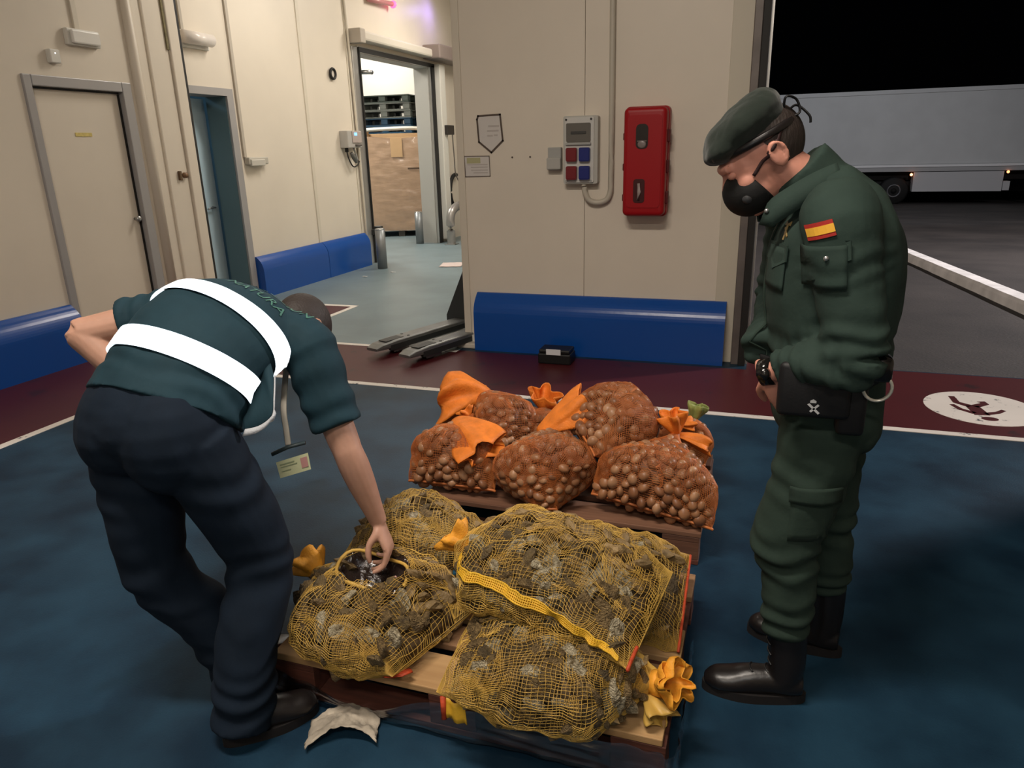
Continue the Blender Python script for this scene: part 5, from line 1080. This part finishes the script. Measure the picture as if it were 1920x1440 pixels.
bmesh.ops.bisect_plane(bm, geom=list(bm.verts)+list(bm.edges)+list(bm.faces), plane_co=(.045, 0, -.05), plane_no=(-.9, 0, .25), clear_outer=True)
mk('mask', *thick(xf(from_bm(bm), Mh, Th), .002), mat('white_mask', (.6, .62, .64), rough=.8), t, True)
# polo shirt
ph = [tube(SP, SQ, ref=sA, n=30, m=30)]
lend, rend = lsh+(lel-lsh)*.60, rsh+(rel-rsh)*.74
ph.append(tube([lsh+(np.array(SP[4])-lsh)*.45, lsh, .5*(lsh+lend), lend], [.082, .082, .076, .074], n=20, m=20)); ph.append(tube([rsh+(np.array(SP[4])-rsh)*.45, rsh, .5*(rsh+rend), rend], [.082, .085, .080, .075], n=20, m=22))
ph.append(tube([(-1.468, 1.835, 1.095), (-1.457, 1.88, 1.08), H_((-.035, 0, -.075))], [.082, .078, .074], n=20, m=8))
def pdisp(V, N):
    D = .004*nz(V, 8, 5)+.0025*nz(V, 20, 9)
    u, d = seg_d(V, np.array(SP[0]), np.array(SP[3])); D += .004*np.exp(-((u-.25)/.25)**2)*np.sin(u*26+5*nz(V, 5, 3))
    for a, b in ((lsh, lend), (rsh, rend)):
        u, d = seg_d(V, a, b); D += np.exp(-(d/.10)**4)*.004*np.sin(u*22+5*nz(V, 6, 8))
    return D
pp_ = solid(ph, .006, 6, pdisp); shirt = mk('shirt', *pp_, NAVY, t, True); bs = bvh(([tuple(v) for v in tube(SP, [(a+.006, b+.006) for a, b in SQ], ref=sA, n=60, m=50)[0]], tube(SP, SQ, ref=sA, n=60, m=50)[1]))
def axis(u):
    k = resample(np.array(SP), 101); i = int(u*100); return k[i], unit(k[min(i+2, 100)]-k[max(i-2, 0)])
nA = lambda a: unit(np.cross(sA, a)) if np.cross(sA, a)[2] > 0 else -unit(np.cross(sA, a))
for u, w in ((.17, .066), (.46, .062)):
    c, a = axis(u); s_ = unit(sA-a*np.dot(sA, a)); n_ = nA(a)
    mk('reflective_band', *wrapband(bs, c-a*w/2, c+a*w/2, s_, n_, .005, .0025, R(-70), R(250)), RET, shirt, True, label='bright white reflective band')
# hem of the vest hanging on the near flank, edged with tape
hp = resample(np.array([(-1.262, 1.60, 1.0), (-1.230, 1.545, .955), (-1.222, 1.52, .915), (-1.25, 1.50, .888), (-1.29, 1.485, .878)]), 20)
mk('vest_edge', *thick(gridmesh(np.stack([hp, hp+np.array([.004, .010, .018])], 1)), .003), mat('grey_tape', (.45, .47, .50), rough=.5, bump=.4, bscale=200), shirt, True, label='silver tape edge')
mk('vest_flap', *thick(gridmesh(np.stack([hp+np.array([.002, .008, .018]), hp+np.array([-.04, .05, .06]), hp+np.array([-.09, .09, .10])], 1)), .003), NAVY, shirt, True)
TXT = mat('green_back_print', (.05, .16, .125), rough=.6)
for ln, u, sz in (('PROTECCION', .70, .050), ('NATURA', .595, .050)):
    V, F = text2d(ln, sz); c, a = axis(u); s_ = unit(sA-a*np.dot(sA, a)); n_ = nA(a)
    P = np.array(c)+n_*.16+(V[:, :1]+.055)*s_+V[:, 1:2]*a; h = []
    for p in P:
        q = bvh_hit = None; r_ = shirt_b.ray_cast(Vector(p+n_*.1), Vector(-n_), .5) if 'shirt_b' in globals() else None
        if r_ is None:
            shirt_b = bvh(pp_); r_ = shirt_b.ray_cast(Vector(p+n_*.1), Vector(-n_), .5)
        q = r_ if r_[0] is not None else shirt_b.find_nearest(Vector(p-n_*.1)); h.append(np.array(q[0])+np.array(q[1])*.003)
    mk('back_lettering', np.array(h), F, TXT, shirt)
# trousers
tr_ = [tube([(-1.498, 1.485, .995), (-1.502, 1.455, .965), (-1.51, 1.42, .91), (-1.51, 1.415, .84)], [(.180, .132), (.196, .150), (.208, .158), (.17, .12)], ref=sA, n=26, m=14), ell((-1.585, 1.40, .90), (.135, .135, .155)), ell((-1.435, 1.39, .895), (.135, .135, .155)), ell((-1.51, 1.385, .93), (.16, .125, .12))]
for lg in LG: tr_.append(tube(lg, [.122, .108, .092, .088, .086], n=22, m=34, ref=(0, 1, 0)))
def t2(V, N):
    z = V[:, 2]; D = .006*nz(V, 6, 3)+.004*nz(V, 15, 8)
    return D+.005*np.exp(-((z-.46)/.09)**2)*np.sin(z*70+5*nz(V, 6, 2))+.006*np.exp(-((z-.14)/.08)**2)*np.sin(z*95+5*nz(V, 6, 4))+.004*np.exp(-((z-.76)/.07)**2)*np.sin(z*70+V[:, 0]*30+5*nz(V, 5, 7))
mk('trousers', *solid(tr_, .0065, 6, t2), NAVY2, t, True)
boot(t, (-1.345, 1.285), (-1.165, 1.495), 0, (-1.30, 1.365, .115), 'shoe'); boot(t, (-1.445, 1.43), (-1.40, 1.72), 0, (-1.43, 1.495, .115), 'shoe')
# lanyard and card
LN = mat('lanyard_cream', (.45, .42, .36), rough=.7); ly = mk('lanyard', *tube([(-1.44, 1.93, 1.06), (-1.36, 1.80, .98), (-1.285, 1.665, .90), (-1.262, 1.634, .845), (-1.254, 1.624, .800)], [(.009, .002)]*5, n=8, m=24, ref=(1, .3, 0)), LN, t, True)
mk('card_clip', *tube([(-1.298, 1.603, .775), (-1.254, 1.623, .795), (-1.210, 1.644, .805)], [(.006, .008)]*3, n=8, ref=(0, 0, 1)), mat('clip_dark', (.02, .035, .04), rough=.5), ly, True)
cA, cB, cC, cD = map(np.array, ((-1.286, 1.600, .752), (-1.200, 1.637, .777), (-1.188, 1.626, .731), (-1.272, 1.592, .707)))
cardp = lambda u, v, o=0.: (cA*(1-u)+cB*u)*(1-v)+(cD*(1-u)+cC*u)*v+o*unit(np.cross(cB-cA, cD-cA))*(1 if np.dot(np.cross(cB-cA, cD-cA), CAMP-cA) > 0 else -1)
cdq = lambda u0, u1, v0, v1, o: thick((np.array([cardp(u0, v0, o), cardp(u1, v0, o), cardp(u1, v1, o), cardp(u0, v1, o)]), [(0, 1, 2, 3)]), .0012)
cd = mk('id_card', *cdq(0, 1, 0, 1, 0), mat('card_yellowish', (.40, .42, .26), rough=.4), ly)
mk('card_photo', *cdq(.74, .95, .18, .78, .0022), mat('photo_pink', (.34, .17, .16), rough=.5), cd)
mk('card_print', *join(cdq(.1, .55, .2, .26, .0022), cdq(.1, .62, .36, .41, .0022), cdq(.1, .4, .62, .66, .0022)), mat('card_ink', (.20, .24, .14), rough=.6), cd)
